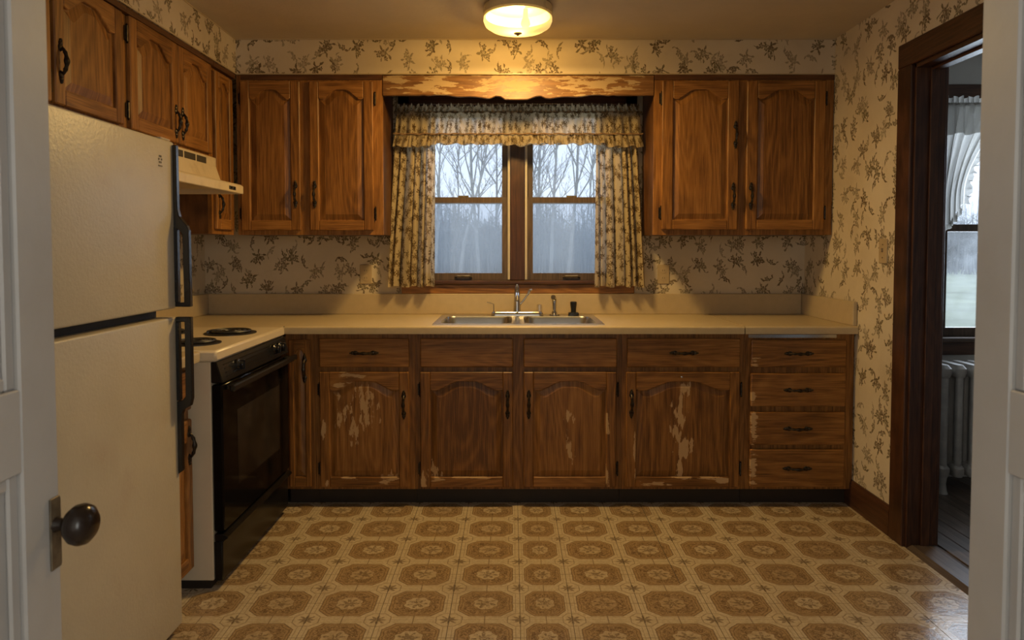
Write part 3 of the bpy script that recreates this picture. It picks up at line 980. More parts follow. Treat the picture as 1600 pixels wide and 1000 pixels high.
t = base('base_cabinet.003', 'single-door base cabinet with a long pale scar right of the sink', 0.549, 1.164, [(0.59, 1.12, 0.12, 0.67), (0.59, 1.12, 0.72, 0.84)])
drawer(t, 0.574, 1.136, 0.708, 0.852, DF)
p4 = wearmat('oak_long_scar', 'z', [(0.840, 0.47, 0.05, 0.15), (0.825, 0.38, 0.05, 0.12), (0.860, 0.29, 0.07, 0.10), (0.84, 0.19, 0.035, 0.10), (0.87, 0.60, 0.04, 0.06)])
p4s = wearmat('oak_worn_knob_stile', 'z', [(0.625, 0.17, 0.025, 0.06), (0.615, 0.30, 0.012, 0.12)])
p4b = wearmat('oak_worn_low_rail', 'x', [(0.86, 0.155, 0.25, 0.02), (0.72, 0.12, 0.1, 0.02), (1.06, 0.14, 0.06, 0.03)])
d = door(t, 0.570, 1.137, 0.103, 0.684, DF, 'L', 'R', 0.525, panel=p4, frame=p4s, botrail=p4b)
MB().lathe([(0.005, 0), (0.005, -0.003), (0.001, -0.004)], (0.845, DF, 0.660), 'y', 10).build('screw_head', 'chrome', d)

t = base('base_cabinet.004', 'stack of four drawers at the right end by the wall', 1.164, 1.711, [(1.21, 1.645, 0.12, 0.28), (1.21, 1.645, 0.33, 0.47), (1.21, 1.645, 0.53, 0.66), (1.21, 1.645, 0.72, 0.83)])
for i, (za, zb) in enumerate(((0.708, 0.846), (0.511, 0.677), (0.316, 0.483), (0.103, 0.294))):
    ww = [[(1.20, za + 0.02, 0.05, 0.04)], [(1.20, za + 0.05, 0.03, 0.06)], [(1.207, (za + zb) / 2, 0.032, 0.20)], [(1.205, (za + zb) / 2, 0.035, 0.20)]][i]
    drawer(t, 1.191, 1.664, za, zb, DF, True, wearmat('oak_drawer_%d' % i, 'x', ww))
B(1.18, 1.62, -0.004, 0.0, 0.854, 0.870).build('metal_strip', 'steel', t)

# narrow cabinet between refrigerator and stove, facing +x
t = thing('base_cabinet.005', 'narrow oak base cabinet squeezed between refrigerator and stove', 'cabinet', (-1.215, 2.305, 0), R(90))
B(0.001, 0.250, 0.019, 0.57, ZK, ZT - 0.002).build('carcass', 'oak_dark_z', t)
bars(t, [(0.0, 0.024, ZK, ZT), (0.227, 0.251, ZK, ZT), (0.024, 0.227, ZK, 0.115), (0.024, 0.227, 0.66, 0.70), (0.024, 0.227, 0.84, ZT)], 0, 0.019)
door(t, 0.010, 0.241, 0.10, 0.665, DF, 'R', None, 0.57, A=0.03, stile=0.04)
drawer(t, 0.010, 0.241, 0.70, 0.85, DF, False)
B(0.001, 0.250, 0.05, 0.066, 0.002, ZK).build('toe_kick', 'toe_black', t)

# ------------------------------------------------------------------ worktops
CT, CB = 0.914, 0.876
SX0, SX1, SY0, SY1 = -0.385, 0.452, 3.462, 3.945      # sink cut-out


def nosing(m, axis, a0, a1, edge, inner):
    """rounded front edge profile; edge -> inner gives direction"""
    s = 1 if inner > edge else -1
    r = 0.010
    pr = [(inner, CB), (edge, CB)]
    for i in range(6):
        a = PI / 2 * i / 5
        pr.append((edge + s * r * (1 - math.cos(a)), CT - r + r * math.sin(a)))
    pr.append((inner, CT))
    if axis == 'x':
        m.prism(pr, 'x', a0, a1)
    else:
        m.prism(pr, 'y', a0, a1)


wt = thing('countertop', 'long cream laminate worktop holding the double sink', 'countertop', (0, CF, 0))
m = MB()
Y0 = CF + 0.014
XE = 1.1495
m.box(-1.798, SX0, Y0, 4.028, CB, CT)
m.box(SX1, XE, Y0, 4.028, CB, CT)
m.box(SX0, SX1, Y0, SY0, CB, CT)
m.box(SX0, SX1, SY1, 4.028, CB, CT)
m.box(-1.798, -1.140, CF - 0.036, Y0, CB, CT)
nosing(m, 'x', -1.128, XE, CF, Y0)
nosing(m, 'y', CF - 0.036, Y0, -1.126, -1.140)
inw(m.build('worktop_slab', 'laminate_cream', wt, 0, True), wt)
inw(B(-1.776, 1.692, 4.008, 4.029, CT, 1.035).build('backsplash', 'laminate_cream', wt, 0.003), wt)
inw(B(-1.799, -1.777, 3.352, 4.029, CT, 1.035).build('backsplash', 'laminate_cream', wt, 0.003), wt)
inw(B(-1.129, -1.127, CF - 0.0005, CF + 0.012, CB, CT + 0.0004).build('mitre_joint', 'toe_black', wt), wt)

wt = thing('countertop.001', 'short cream worktop piece over the drawers by right wall', 'countertop', (1.43, CF, 0))
m = MB()
m.box(1.1550, 1.713, Y0, 4.007, CB + 0.002, CT + 0.001)
nosing(m, 'x', 1.1550, 1.713, CF, Y0)
inw(m.build('worktop_slab', 'laminate_cream', wt, 0, True), wt)
inw(B(1.693, 1.7135, 3.40, 4.029, CT, 1.035).build('backsplash', 'laminate_cream', wt, 0.003), wt)

wt = thing('countertop.002', 'small cream worktop scrap between refrigerator and stove', 'countertop', (-1.4, 2.44, 0))
m = MB().box(-1.798, -1.184, 2.302, 2.560, CB, CT)
nosing(m, 'y', 2.302, 2.560, -1.168, -1.184)
inw(m.build('worktop_slab', 'laminate_cream', wt, 0, True), wt)

# ------------------------------------------------------------------ sink, faucet and things around it
sk = thing('kitchen_sink', 'stainless steel double bowl sink set into the worktop', 'sink', (0.032, 3.70, 0))
ZR = CT + 0.0045
ox0, ox1, oy0, oy1 = -0.402, 0.467, 3.447, 3.962


def rrect(x0, x1, y0, y1, r, z, n=10):
    out = []
    for (cx, cy, a0) in ((x1 - r, y1 - r, 0), (x0 + r, y1 - r, 90), (x0 + r, y0 + r, 180), (x1 - r, y0 + r, 270)):
        for i in range(n + 1):
            a = R(a0 + 90 * i / n)
            out.append((cx + r * math.cos(a), cy + r * math.sin(a), z))
    return out


bowls = ((-0.372, 0.004), (0.060, 0.436))
by0, by1 = 3.475, 3.845
m = MB()
m.box(ox0, ox1, oy0, by0, CT + 0.0003, ZR)
m.box(ox0, ox1, by1, oy1, CT + 0.0003, ZR)
m.box(ox0, bowls[0][0], by0, by1, CT + 0.0003, ZR)
m.box(bowls[0][1], bowls[1][0], by0, by1, CT + 0.0003, ZR)
m.box(bowls[1][1], ox1, by0, by1, CT + 0.0003, ZR)
inw(m.build('sink_rim', 'steel', sk), sk)
for a, b in bowls:
    m = MB()
    rs = [rrect(a, b, by0, by1, 0.0005, ZR), rrect(a + 0.003, b - 0.003, by0 + 0.003, by1 - 0.003, 0.055, ZR), rrect(a + 0.008, b - 0.008, by0 + 0.008, by1 - 0.008, 0.055, ZR - 0.010),
          rrect(a + 0.018, b - 0.018, by0 + 0.018, by1 - 0.018, 0.055, ZR - 0.15), rrect(a + 0.035, b - 0.035, by0 + 0.035, by1 - 0.035, 0.05, ZR - 0.168)]
    m.rings(rs, False, True)
    o = inw(m.build('sink_bowl', 'steel', sk, 0, True), sk)
    c = ((a + b) / 2, (by0 + by1) / 2, ZR - 0.168)
    MB().lathe([(0.042, 0.0005), (0.042, 0.003), (0.030, 0.003), (0.026, 0.0012), (0.0, 0.0012)], c, 'z', 20).build('drain', 'chrome', o, 0, True)

fc = thing('faucet', 'chrome single post faucet with side lever behind the sink', 'faucet', (0.029, 3.91, ZR))
m = MB()
m.rings([rrect(-0.150, 0.150, -0.027, 0.027, 0.026, 0.0003), rrect(-0.148, 0.148, -0.026, 0.026, 0.025, 0.014), rrect(-0.138, 0.138, -0.019, 0.019, 0.018, 0.022)])
m.build('deck_plate', 'chrome', fc, 0, True)
MB().lathe([(0.021, 0.020), (0.0205, 0.05), (0.018, 0.085), (0.0165, 0.10), (0.017, 0.125), (0.013, 0.15), (0.007, 0.168), (0.002, 0.178)], (0, 0, 0), 'z', 20).build('post', 'chrome', fc, 0, True)
MB().tube([(0, -0.012, 0.095), (0, -0.05, 0.125), (0, -0.11, 0.135), (0, -0.155, 0.118), (0, -0.165, 0.095)], [0.012, 0.011, 0.010, 0.010, 0.011], 12).build('spout', 'chrome', fc, 0, True)
MB().tube([(0.015, 0, 0.060), (0.035, 0, 0.082), (0.058, 0, 0.115), (0.072, 0, 0.138)], [0.006, 0.005, 0.0055, 0.009], 10).lathe([(0.001, -0.006), (0.011, -0.003), (0.012, 0.005), (0.001, 0.010)], (0.076, 0, 0.143), 'z', 12).build('lever', 'chrome', fc, 0, True)
MB().tube([(-0.133, 0, 0.015), (-0.133, 0, 0.063), (-0.150, 0, 0.069), (-0.172, 0, 0.074)], 0.0028, 8).build('thin_rod', 'chrome', fc, 0, True)
MB().lathe([(0.0175, 0.021), (0.0165, 0.055), (0.0155, 0.060), (0.013, 0.062)], (0.127, 0, 0), 'z', 18).build('clear_cap', 'clear', fc, 0, True)

sp = thing('sprayer', 'chrome hand sprayer standing right of the faucet', 'sprayer', (0.242, 3.925, ZR))
MB().lathe([(0.032, 0.0003), (0.031, 0.005), (0.017, 0.010), (0.014, 0.022)], (0, 0, 0), 'z', 20).build('base', 'chrome', sp, 0, True)
MB().tube([(0, 0, 0.018), (0.001, 0, 0.05), (0, 0, 0.085), (-0.004, -0.008, 0.100), (-0.008, -0.022, 0.104)], [0.010, 0.012, 0.014, 0.015, 0.013], 14).build('spray_head', 'chrome', sp, 0, True)
bs = thing('sink_stopper', 'small black plastic plunger stopper right of the sprayer', 'stopper', (0.352, 3.925, ZR))
MB().rings([rrect(-0.030, 0.030, -0.022, 0.022, 0.008, 0.0003, 4), rrect(-0.030, 0.030, -0.022, 0.022, 0.008, 0.012, 4), rrect(-0.024, 0.024, -0.018, 0.018, 0.008, 0.016, 4)]).build('base', 'black_plastic', bs, 0, True)
MB().lathe([(0.015, 0.014), (0.0155, 0.035), (0.019, 0.062), (0.0195, 0.074), (0.015, 0.077)], (0, 0, 0), 'z', 18).build('grip', 'black_plastic', bs, 0, True)

# ------------------------------------------------------------------ wall cabinets
UY = 3.69
UB = 1.372


def upper(name, label, x0, x1, loc, rz, z0, z1, dep, cols, group, opened=0.03):
    t = thing(name, label, 'cabinet', (*loc, z0), rz, group)
    h = z1 - z0
    B(x0 + 0.001, x1 - 0.001, 0.019, dep, 0.0, h).build('carcass', 'oak_dark_z', t, 0.002)
    m = [(x0, cols[0][0] + 0.012, 0, h), (cols[-1][1] - 0.012, x1, 0, h)]
    for (a, b), (c, d) in zip(cols[:-1], cols[1:]):
        m.append((b - 0.012, c + 0.012, 0, h))
    for a, b in cols:
        m += [(a + 0.012, b - 0.012, 0, 0.038), (a + 0.012, b - 0.012, h - 0.05, h)]
    bars(t, m, 0, 0.019)
    return t


GU = 'oak wall cabinets on the back wall'
UH = SOF_Z - 0.002 - UB
t = upper('wall_cabinet', 'two-door oak wall cabinet left of the window', -1.466, -0.690, (0, UY), 0, UB, SOF_Z - 0.002, 0.332, [(-1.442, -1.125), (-1.078, -0.737)], GU)
B(-1.440, -0.69, -0.006, 0.0, UH - 0.026, UH).build('top_trim', 'oak_dark_x', t)
door(t, -1.442, -1.126, 0.024, 0.812, DF, 'R', 'L', 0.215, A=0.045)
door(t, -1.076, -0.738, 0.024, 0.812, DF, 'L', 'R', 0.215, A=0.045)
t = upper('wall_cabinet.001', 'two-door oak wall cabinet right of the window', 0.757, 1.711, (0, UY), 0, UB, SOF_Z - 0.002, 0.332, [(0.796, 1.204), (1.245, 1.663)], GU)
B(0.757, 1.711, -0.006, 0.0, UH - 0.026, UH).build('top_trim', 'oak_dark_x', t)
d = door(t, 0.797, 1.203, 0.028, 0.814, DF, 'R', 'L', 0.205, A=0.045, stile=0.058)
link('pull_handle', PULL, d, (1.186, DF, 0.53))
door(t, 1.246, 1.662, 0.028, 0.814, DF, 'L', 'R', 0.205, A=0.045, stile=0.058)

# scalloped board bridging the two wall cabinets
n = 60
xa, xb = -0.688, 0.755
poly = [(xb, SOF_Z - 0.004), (xa, SOF_Z - 0.004)]
for i in range(n + 1):
    t_ = i / n
    x = xa + (xb - xa) * t_
    u = abs(2 * t_ - 1)
    z = 2.112 - 0.022 * (0.5 + 0.5 * math.cos(PI * min(1, u / 0.78)))
    z += 0.007 * abs(math.sin(PI * u * 4.5)) * (1 if 0.1 < u < 0.72 else 0)
    z += 0.013 * math.exp(-((u - 0.155) / 0.035) ** 2)
    poly.append((x, z))
fb = [(0.0, 2.17, 0.28, 0.10), (-0.42, 2.17, 0.30, 0.09), (0.42, 2.17, 0.32, 0.09), (-0.62, 2.20, 0.12, 0.04), (0.64, 2.19, 0.10, 0.05)]
wood('oak_flaked_board', 'x', (0.12, 0.05, 0.015), (0.22, 0.105, 0.034), (0.32, 0.17, 0.065), wear=fb, wearcol=(0.50, 0.36, 0.20))
vb = MB().prism(poly, 'y', UY - 0.004, UY + 0.016).build('valance_board', 'oak_flaked_board', None, 0.003)
tag(vb, 'scalloped wooden valance board with flaked finish above the curtains', 'valance board')
B(xa, xb, UY + 0.017, YB - 0.002, SOF_Z - 0.012, SOF_Z - 0.001).build('top_panel', 'oak_dark_x', vb)

# cabinets on the left wall (rotated: local x runs away from the camera, fronts look to +x)
GL = 'oak wall cabinets on the left wall'
LX = SOF_X - 0.024
t = upper('wall_cabinet.002', 'two-door oak cabinet above the refrigerator', 1.845, 2.655, (LX, 0), R(90), 1.745, SOF_Z - 0.002, 0.304, [(1.850, 2.222), (2.238, 2.632)], GL)
B(1.845, 2.655, -0.022, 0.0, 0.452, 0.475).build('top_trim', 'oak_dark_x', t)
door(t, 1.851, 2.221, 0.024, 0.448, DF, 'L', 'R', 0.165, A=0.05)
door(t, 2.239, 2.632, 0.024, 0.448, DF, 'L', 'R', 0.165, A=0.05)
t = upper('wall_cabinet.003', 'two-door oak cabinet above the range hood', 2.657, 3.418, (LX, 0), R(90), 1.745, SOF_Z - 0.002, 0.304, [(2.680, 3.060), (3.066, 3.400)], GL)
B(2.657, 3.418, -0.022, 0.0, 0.452, 0.475).build('top_trim', 'oak_dark_x', t)
door(t, 2.682, 3.059, 0.018, 0.452, DF, 'R', 'L', 0.110, A=0.05)
door(t, 3.067, 3.400, 0.018, 0.452, DF, 'L', 'R', 0.110, A=0.05)
t = upper('wall_cabinet.004', 'tall narrow oak corner cabinet beside the range hood', 3.420, 3.688, (LX, 0), R(90), UB, SOF_Z - 0.002, 0.304, [(3.440, 3.655)], GL)
B(3.420, 3.680, -0.022, 0.0, 0.825, 0.848).build('top_trim', 'oak_dark_x', t)
door(t, 3.442, 3.654, 0.024, 0.812, DF, 'L', 'R', 0.150, A=0.03, stile=0.042)

# ------------------------------------------------------------------ range hood
hd = thing('range_hood', 'cream metal range hood over the stove', 'range hood', (-1.8, 3.03, 1.56))
m = MB().prism([(-1.797, 1.612), (-1.335, 1.612), (-1.322, 1.604), (-1.322, 1.566), (-1.330, 1.566), (-1.336, 1.590), (-1.797, 1.590)], 'y', 2.662, 3.398)
m.box(-1.797, -1.335, 2.662, 2.676, 1.566, 1.612).box(-1.797, -1.335, 3.384, 3.398, 1.566, 1.612)
inw(m.build('visor', 'hood_cream', hd, 0.003), hd)
m = MB().prism([(-1.797, 1.612), (-1.425, 1.612), (-1.455, 1.700), (-1.455, 1.7435), (-1.797, 1.7435)], 'y', 2.662, 3.398)
inw(m.build('vent_box', 'hood_cream', hd, 0.003), hd)
for ya, yb in ((2.76, 2.90), (2.915, 3.055), (3.07, 3.175), (3.19, 3.285)):
    inw(B(-1.457, -1.4525, ya, yb, 1.703, 1.732).build('vent_slot', 'slot_dark', hd, 0.001), hd)
inw(B(-1.3235, -1.320, 3.225, 3.30, 1.577, 1.594).build('switch_plate', 'slot_dark', hd, 0.001), hd)
for y in (3.245, 3.28):
    inw(B(-1.321, -1.315, y - 0.006, y + 0.006, 1.581, 1.590).build('rocker_switch', 'black_plastic', hd, 0.001), hd)

# ------------------------------------------------------------------ stove
SV0, SV1 = 2.570, 3.338
sv = thing('stove', 'cream electric coil stove with black oven front', 'stove', (-1.45, 2.97, 0))


def S_(mb, name, mat, bevel=0, smooth=False, par=None):
    return inw(mb.build(name, mat, sv, bevel, smooth), sv)


S_(B(-1.795, -1.135, SV0, SV1, 0.035, 0.872), 'body', 'enamel_cream', 0.003)
S_(B(-1.795, -1.110, SV0 - 0.004, SV1 + 0.004, 0.8725, 0.916), 'cooktop', 'enamel_cream', 0.009, True)
S_(B(-1.797, -1.730, SV0, SV1, 0.916, 0.985), 'back_ledge', 'enamel_cream', 0.008, True)
cp = S_(MB().prism([(-1.134, 0.872), (-1.112, 0.872), (-1.088, 0.792), (-1.134, 0.792)], 'y', SV0, SV1), 'control_panel', 'black_enamel', 0.003)
for k in range(4):
    zz = 0.808 + k * 0.015
    B(-1.096 - k * 0.0045, -1.091 - k * 0.0045, SV0 + 0.05, SV1 - 0.05, zz, zz + 0.003).build('trim_line', 'black_plastic', cp)
for yy in (2.745, 3.165, 3.235):
    k = MB().lathe([(0.024, 0), (0.023, 0.006), (0.016, 0.010), (0.015, 0.024), (0.012, 0.026)], (-1.101, yy, 0.834), 'x', 20)
    k.box(-1.094, -1.070, yy - 0.005, yy + 0.005, 0.815, 0.853)
    k.build('control_knob', 'black_plastic', cp, 0.001)
od = S_(B(-1.134, -1.092, SV0 + 0.002, SV1 - 0.002, 0.222, 0.785), 'oven_door', 'oven_glass', 0.006, True)
B(-1.0925, -1.0912, SV0 + 0.14, SV1 - 0.14, 0.36, 0.66).build('oven_window', 'oven_window', od, 0.0005)
m = MB().box(-1.066, -1.046, SV0 + 0.004, SV1 - 0.004, 0.758, 0.784)
m.box(-1.092, -1.06, SV0 + 0.03, SV0 + 0.075, 0.760, 0.782).box(-1.092, -1.06, SV1 - 0.075, SV1 - 0.03, 0.760, 0.782)
m.build('door_handle', 'black_plastic', od, 0.005)
dr = S_(B(-1.134, -1.100, SV0 + 0.002, SV1 - 0.002, 0.032, 0.186), 'storage_drawer', 'black_enamel', 0.005, True)
MB().prism([(-1.100, 0.186), (-1.080, 0.196), (-1.080, 0.204), (-1.100, 0.214), (-1.130, 0.214), (-1.130, 0.186)], 'y', SV0 + 0.002, SV1 - 0.002).build('trim_strip', 'black_enamel', dr, 0.002)
S_(B(-1.78, -1.150, SV0 + 0.01, SV1 - 0.01, 0.001, 0.035), 'plinth', 'toe_black')
for (bx, by, br) in ((-1.275, 3.10, 0.098), (-1.275, 2.765, 0.080), (-1.565, 3.10, 0.080), (-1.565, 2.765, 0.098)):
    pan = S_(MB().lathe([(br + 0.014, 0.9162), (br + 0.014, 0.920), (br + 0.004, 0.922), (br - 0.02, 0.918), (0.02, 0.917), (0.0, 0.917)], (bx, by, 0), 'z', 30), 'drip_pan', 'burner_black', 0, True)
    pts = []
    turns = 3.6
    for i in range(90):
        a = 2 * PI * turns * i / 89
        r = 0.020 + (br - 0.022) * i / 89
        pts.append((bx + r * math.cos(a), by + r * math.sin(a), 0.9265))
    MB().tube(pts, 0.0055, 6).build('coil_burner', 'burner_black', pan, 0, True)

# ------------------------------------------------------------------ refrigerator
FX = -1.118
FY0, FY1 = 1.515, 2.288
fr = thing('refrigerator', 'old cream top-freezer refrigerator with black edge handles', 'refrigerator', (-1.45, 1.9, 0))


def F_(mb, name, mat, bevel=0, smooth=False, seg=1):
    return inw(mb.build(name, mat, fr, bevel, smooth, seg), fr)


F_(B(-1.795, FX - 0.075, FY0 + 0.004, FY1 - 0.004, 0.03, 1.640), 'body', 'fridge_enamel', 0.006)
F_(B(FX - 0.075, FX - 0.062, FY0 + 0.015, FY1 - 0.015, 0.10, 1.63), 'door_gasket', 'gasket')
zg0, zg1 = 1.072, 1.101
top = F_(B(FX - 0.062, FX, FY0, FY1, zg1, 1.650), 'freezer_door', 'fridge_enamel', 0.007, True, 3)
bot = F_(B(FX - 0.062, FX, FY0, FY1, 0.03, zg0), 'fridge_door', 'fridge_enamel', 0.007, True, 3)
F_(B(FX - 0.14, FX - 0.064, FY0 + 0.01, FY1 - 0.01, 0.002, 0.029), 'kick_grille', 'black_plastic', 0.003)
F_(B(FX - 0.07, FX - 0.006, FY1 - 0.07, FY1 - 0.01, 1.651, 1.658), 'hinge_cover', 'enamel_cream', 0.003)
hy0, hy1 = FY1 - 0.016, FY1 + 0.004
pr = [(FX + 0.001, 1.640), (FX + 0.013, 1.640), (FX + 0.014, 1.43), (FX + 0.020, 1.405), (FX + 0.044, 1.375), (FX + 0.050, 1.360), (FX + 0.052, 1.106), (FX + 0.001, 1.106), (FX + 0.001, 1.120), (FX + 0.031, 1.120), (FX + 0.029, 1.345), (FX + 0.018, 1.360), (FX + 0.001, 1.372)]
MB().prism(pr, 'y', hy0, hy1).build('door_handle', 'black_plastic', top, 0.002)
B(FX + 0.0002, FX + 0.012, hy0, hy1, 1.120, 1.372).build('handle_backing', 'black_plastic', top, 0.002)
pr = [(FX + 0.001, 1.072), (FX + 0.052, 1.072), (FX + 0.052, 0.800), (FX + 0.046, 0.775), (FX + 0.022, 0.762), (FX + 0.016, 0.745), (FX + 0.015, 0.555), (FX + 0.001, 0.545), (FX + 0.001, 0.790), (FX + 0.018, 0.792), (FX + 0.030, 0.806), (FX + 0.031, 1.056), (FX + 0.001, 1.056)]
MB().prism(pr, 'y', hy0, hy1).build('door_handle', 'black_plastic', bot, 0.002)
B(FX + 0.0002, FX + 0.012, hy0, hy1, 0.792, 1.056).build('handle_backing', 'black_plastic', bot, 0.002)
em = MB()
for i in range(6):
    a = 2 * PI * i / 6
    em.box(FX, FX + 0.0016, FY1 - 0.092 + 0.008 * math.cos(a) - 0.003, FY1 - 0.092 + 0.008 * math.cos(a) + 0.003, 1.583 + 0.011 * math.sin(a) - 0.003, 1.583 + 0.011 * math.sin(a) + 0.003)
em.box(FX, FX + 0.0014, FY1 - 0.104, FY1 - 0.080, 1.560, 1.564)
em.build('emblem', 'old_brass', top)

# ------------------------------------------------------------------ ceiling lamp
lp = thing('ceiling_lamp', 'lit round ceiling lamp with amber glass bowl', 'ceiling lamp', (0.027, 3.20, ZC))
MB().lathe([(0.150, -0.001), (0.158, -0.006), (0.160, -0.042), (0.153, -0.050), (0.148, -0.050), (0.148, -0.004)], (0, 0, 0), 'z', 48).build('metal_pan', 'lamp_metal', lp, 0, True)
MB().lathe([(0.150, -0.049), (0.157, -0.054), (0.158, -0.068), (0.150, -0.087), (0.128, -0.102), (0.092, -0.112), (0.050, -0.118), (0.006, -0.120)], (0, 0, 0), 'z', 48, False, False).build('glass_bowl', 'lamp_glass', lp, 0, True)
MB().lathe([(0.002, -0.110), (0.006, -0.119), (0.018, -0.121), (0.019, -0.124), (0.010, -0.128), (0.004, -0.133), (0.0005, -0.135)], (0, 0, 0), 'z', 20).build('finial', 'lamp_finial', lp, 0, True)
MB().lathe([(0.001, -0.100), (0.016, -0.094), (0.022, -0.082), (0.019, -0.066), (0.011, -0.048), (0.011, -0.012)], (0.035, 0, 0), 'z', 20).build('bulb', 'bulb', lp, 0, True)
ld = bpy.data.lights.new('ceiling_lamp_bulb_light', 'POINT')     # inside the bowl: the glow on ceiling and soffit
ld.energy = LAMP_POWER * 4.6
ld.color = LAMP_COLOR
ld.shadow_soft_size = 0.03
lo = bpy.data.objects.new('ceiling_lamp_bulb_light', ld)
COL.objects.link(lo)
lo.location = (0.027, 3.20, ZC - 0.070)
ld = bpy.data.lights.new('ceiling_lamp_bowl_light', 'AREA')      # what the underside of the bowl sends down
ld.shape = 'DISK'
ld.size = 0.26
ld.energy = LAMP_POWER
ld.color = LAMP_COLOR
lo = bpy.data.objects.new('ceiling_lamp_bowl_light', ld)
COL.objects.link(lo)
lo.location = (0.027, 3.20, ZC - 0.140)

# ------------------------------------------------------------------ curtains over the sink
CY = 3.955


def panel(xt0, xt1, xb0, xb1, z0, z1, folds, y, amp, seed, full=1.9, wav=0.0, nu=110, nv=26):
    rn = random.Random(seed)
    ph = [rn.uniform(0, 6.28) for _ in range(6)]
    w = abs(xb1 - xb0)

    def fn(u, v):
        x = (xb0 + (xb1 - xb0) * u) * (1 - v) + (xt0 + (xt1 - xt0) * u) * v
        k = folds * 2 * PI * (u + 0.02 * math.sin(3 * v + ph[0]) + 0.035 * math.sin(9 * u + ph[5]) + 0.018 * math.sin(21 * u + ph[2]))
        a = amp * (1.0 - 0.45 * v)
        yy = y + a * math.sin(k + ph[1]) + 0.45 * a * math.sin(0.47 * k + ph[2] + v) + 0.2 * a * math.sin(2.1 * k + ph[3])
        x += 0.25 * a * math.cos(k + ph[1])
        z = z0 + (z1 - z0) * v
        if v == 0:
            z += 0.004 * math.sin(k * 0.5 + ph[4]) + wav * abs(math.sin(k * 0.5))
        return (x, yy, z)
    return MB().grid(nu, nv, fn, lambda u, v: (seed * 1.37 + u * w * full, (z1 - z0) * v + seed * 0.71))


for nm, a, lab in (('curtain', (-0.655, -0.437, -0.715, -0.440, 1.080, 2.05, 6.0, CY, 0.024, 3), 'gathered floral curtain panel left of the window'),
                   ('curtain.001', (0.484, 0.715, 0.482, 0.772, 1.080, 2.05, 6.5, CY, 0.024, 5), 'gathered floral curtain panel right of the window')):
    o = panel(*a).build(nm, 'curtain_cloth', None, 0, True)
    tag(o, lab, 'curtain', 'floral curtains over the sink')
va = thing('curtain_valance', 'ruffled floral valance across the top of the window', 'valance', (0.033, CY - 0.03, 1.87))


def V_(mb, name, mat, smooth=True):
    return inw(mb.build(name, mat, va, 0, smooth), va)


VY = CY - 0.040


def vz(u):
    """hem height of the valance: a little lower at the wings and the middle"""
    s_ = abs(2 * u - 1)
    return 1.888 - 0.014 * (1 if s_ > 0.70 else 0) - 0.010 * math.exp(-(s_ / 0.09) ** 2)


def vfn(zf0, zf1, folds, amp, xo0, xo1, y):
    def fn(u, v):
        x = (-0.664 - xo0 + (1.397 + 2 * xo0) * u) * (1 - v) + (-0.650 - xo1 + (1.369 + 2 * xo1) * u) * v
        k = folds * 2 * PI * u
        a = amp * (1 - 0.6 * v) if zf0 != 'ruff' else amp
        yy = y + a * math.sin(k + math.sin(u * 40)) + 0.5 * a * math.sin(0.37 * k + 1.0)
        b = vz(u) if zf0 == 'hem' else zf0
        z = b + (zf1 - b) * v
        if v == 0 and zf0 == 'hem':
            z += 0.006 * math.sin(k * 0.5)
        if v == 1 and folds > 45:
            z += 0.008 * math.sin(k * 0.7) + 0.006 * math.sin(k * 1.9)
        return (x, yy, z)
    return fn


V_(MB().grid(300, 8, vfn('hem', 2.072, 26, 0.014, 0.006, 0.0, VY), lambda u, v: (u * 2.6, v * 0.19)), 'gathered_skirt', 'valance_cloth')
V_(MB().grid(360, 4, vfn('hem', 1.945, 34, 0.007, 0.010, 0.008, VY - 0.016), lambda u, v: (u * 3.2 + 5, v * 0.06)), 'hem_ruffle', 'valance_cloth')
V_(MB().grid(360, 4, vfn(2.068, 2.108, 52, 0.007, 0.002, 0.004, VY), lambda u, v: (u * 3.4 + 9, v * 0.05)), 'header_ruffle', 'valance_cloth')
pts = []
for i in range(181):
    u = i / 180
    k = 34 * 2 * PI * u
    pts.append((-0.668 + 1.405 * u, VY - 0.026 - 0.003 * math.sin(k), 1.943 + 0.002 * math.sin(k * 0.5)))
V_(MB().tube(pts, 0.0035, 5), 'binding_tape', 'curtain_binding')
V_(MB().tube([(-0.668, VY + 0.004, 2.068), (0.735, VY + 0.004, 2.068)], 0.006, 8).tube([(-0.664, VY + 0.004, 2.068), (-0.664, YB - 0.018, 2.068)], 0.005, 8).tube([(0.731, VY + 0.004, 2.068), (0.731, YB - 0.018, 2.068)], 0.005, 8), 'curtain_rod', 'old_brass')

# sheer curtain in the side room
sc = thing('sheer_curtain', 'white sheer tied-back curtain with ruffled top beyond the doorway', 'curtain', (2.6, SB - 0.06, 1.45))


def C_(mb, name, mat='sheer_cloth'):
    return inw(mb.build(name, mat, sc, 0, True), sc)


def sheer(u, v):
    # v 1 top, 0 bottom; right edge sweeps in towards the tie-back
    zb = 1.385 + 0.16 * u ** 1.4
    z = zb + (2.08 - zb) * v
    xr = 2.49 + 0.32 * max(0, v - 0.15) ** 1.6
    x = 2.335 + (xr - 2.335) * u
    k = 2 * PI * 5.5 * u
    return (x, SB - 0.060 + 0.016 * math.sin(k + 1.5 * v) * (0.6 + 0.4 * v) + 0.006 * math.sin(2.3 * k), z)


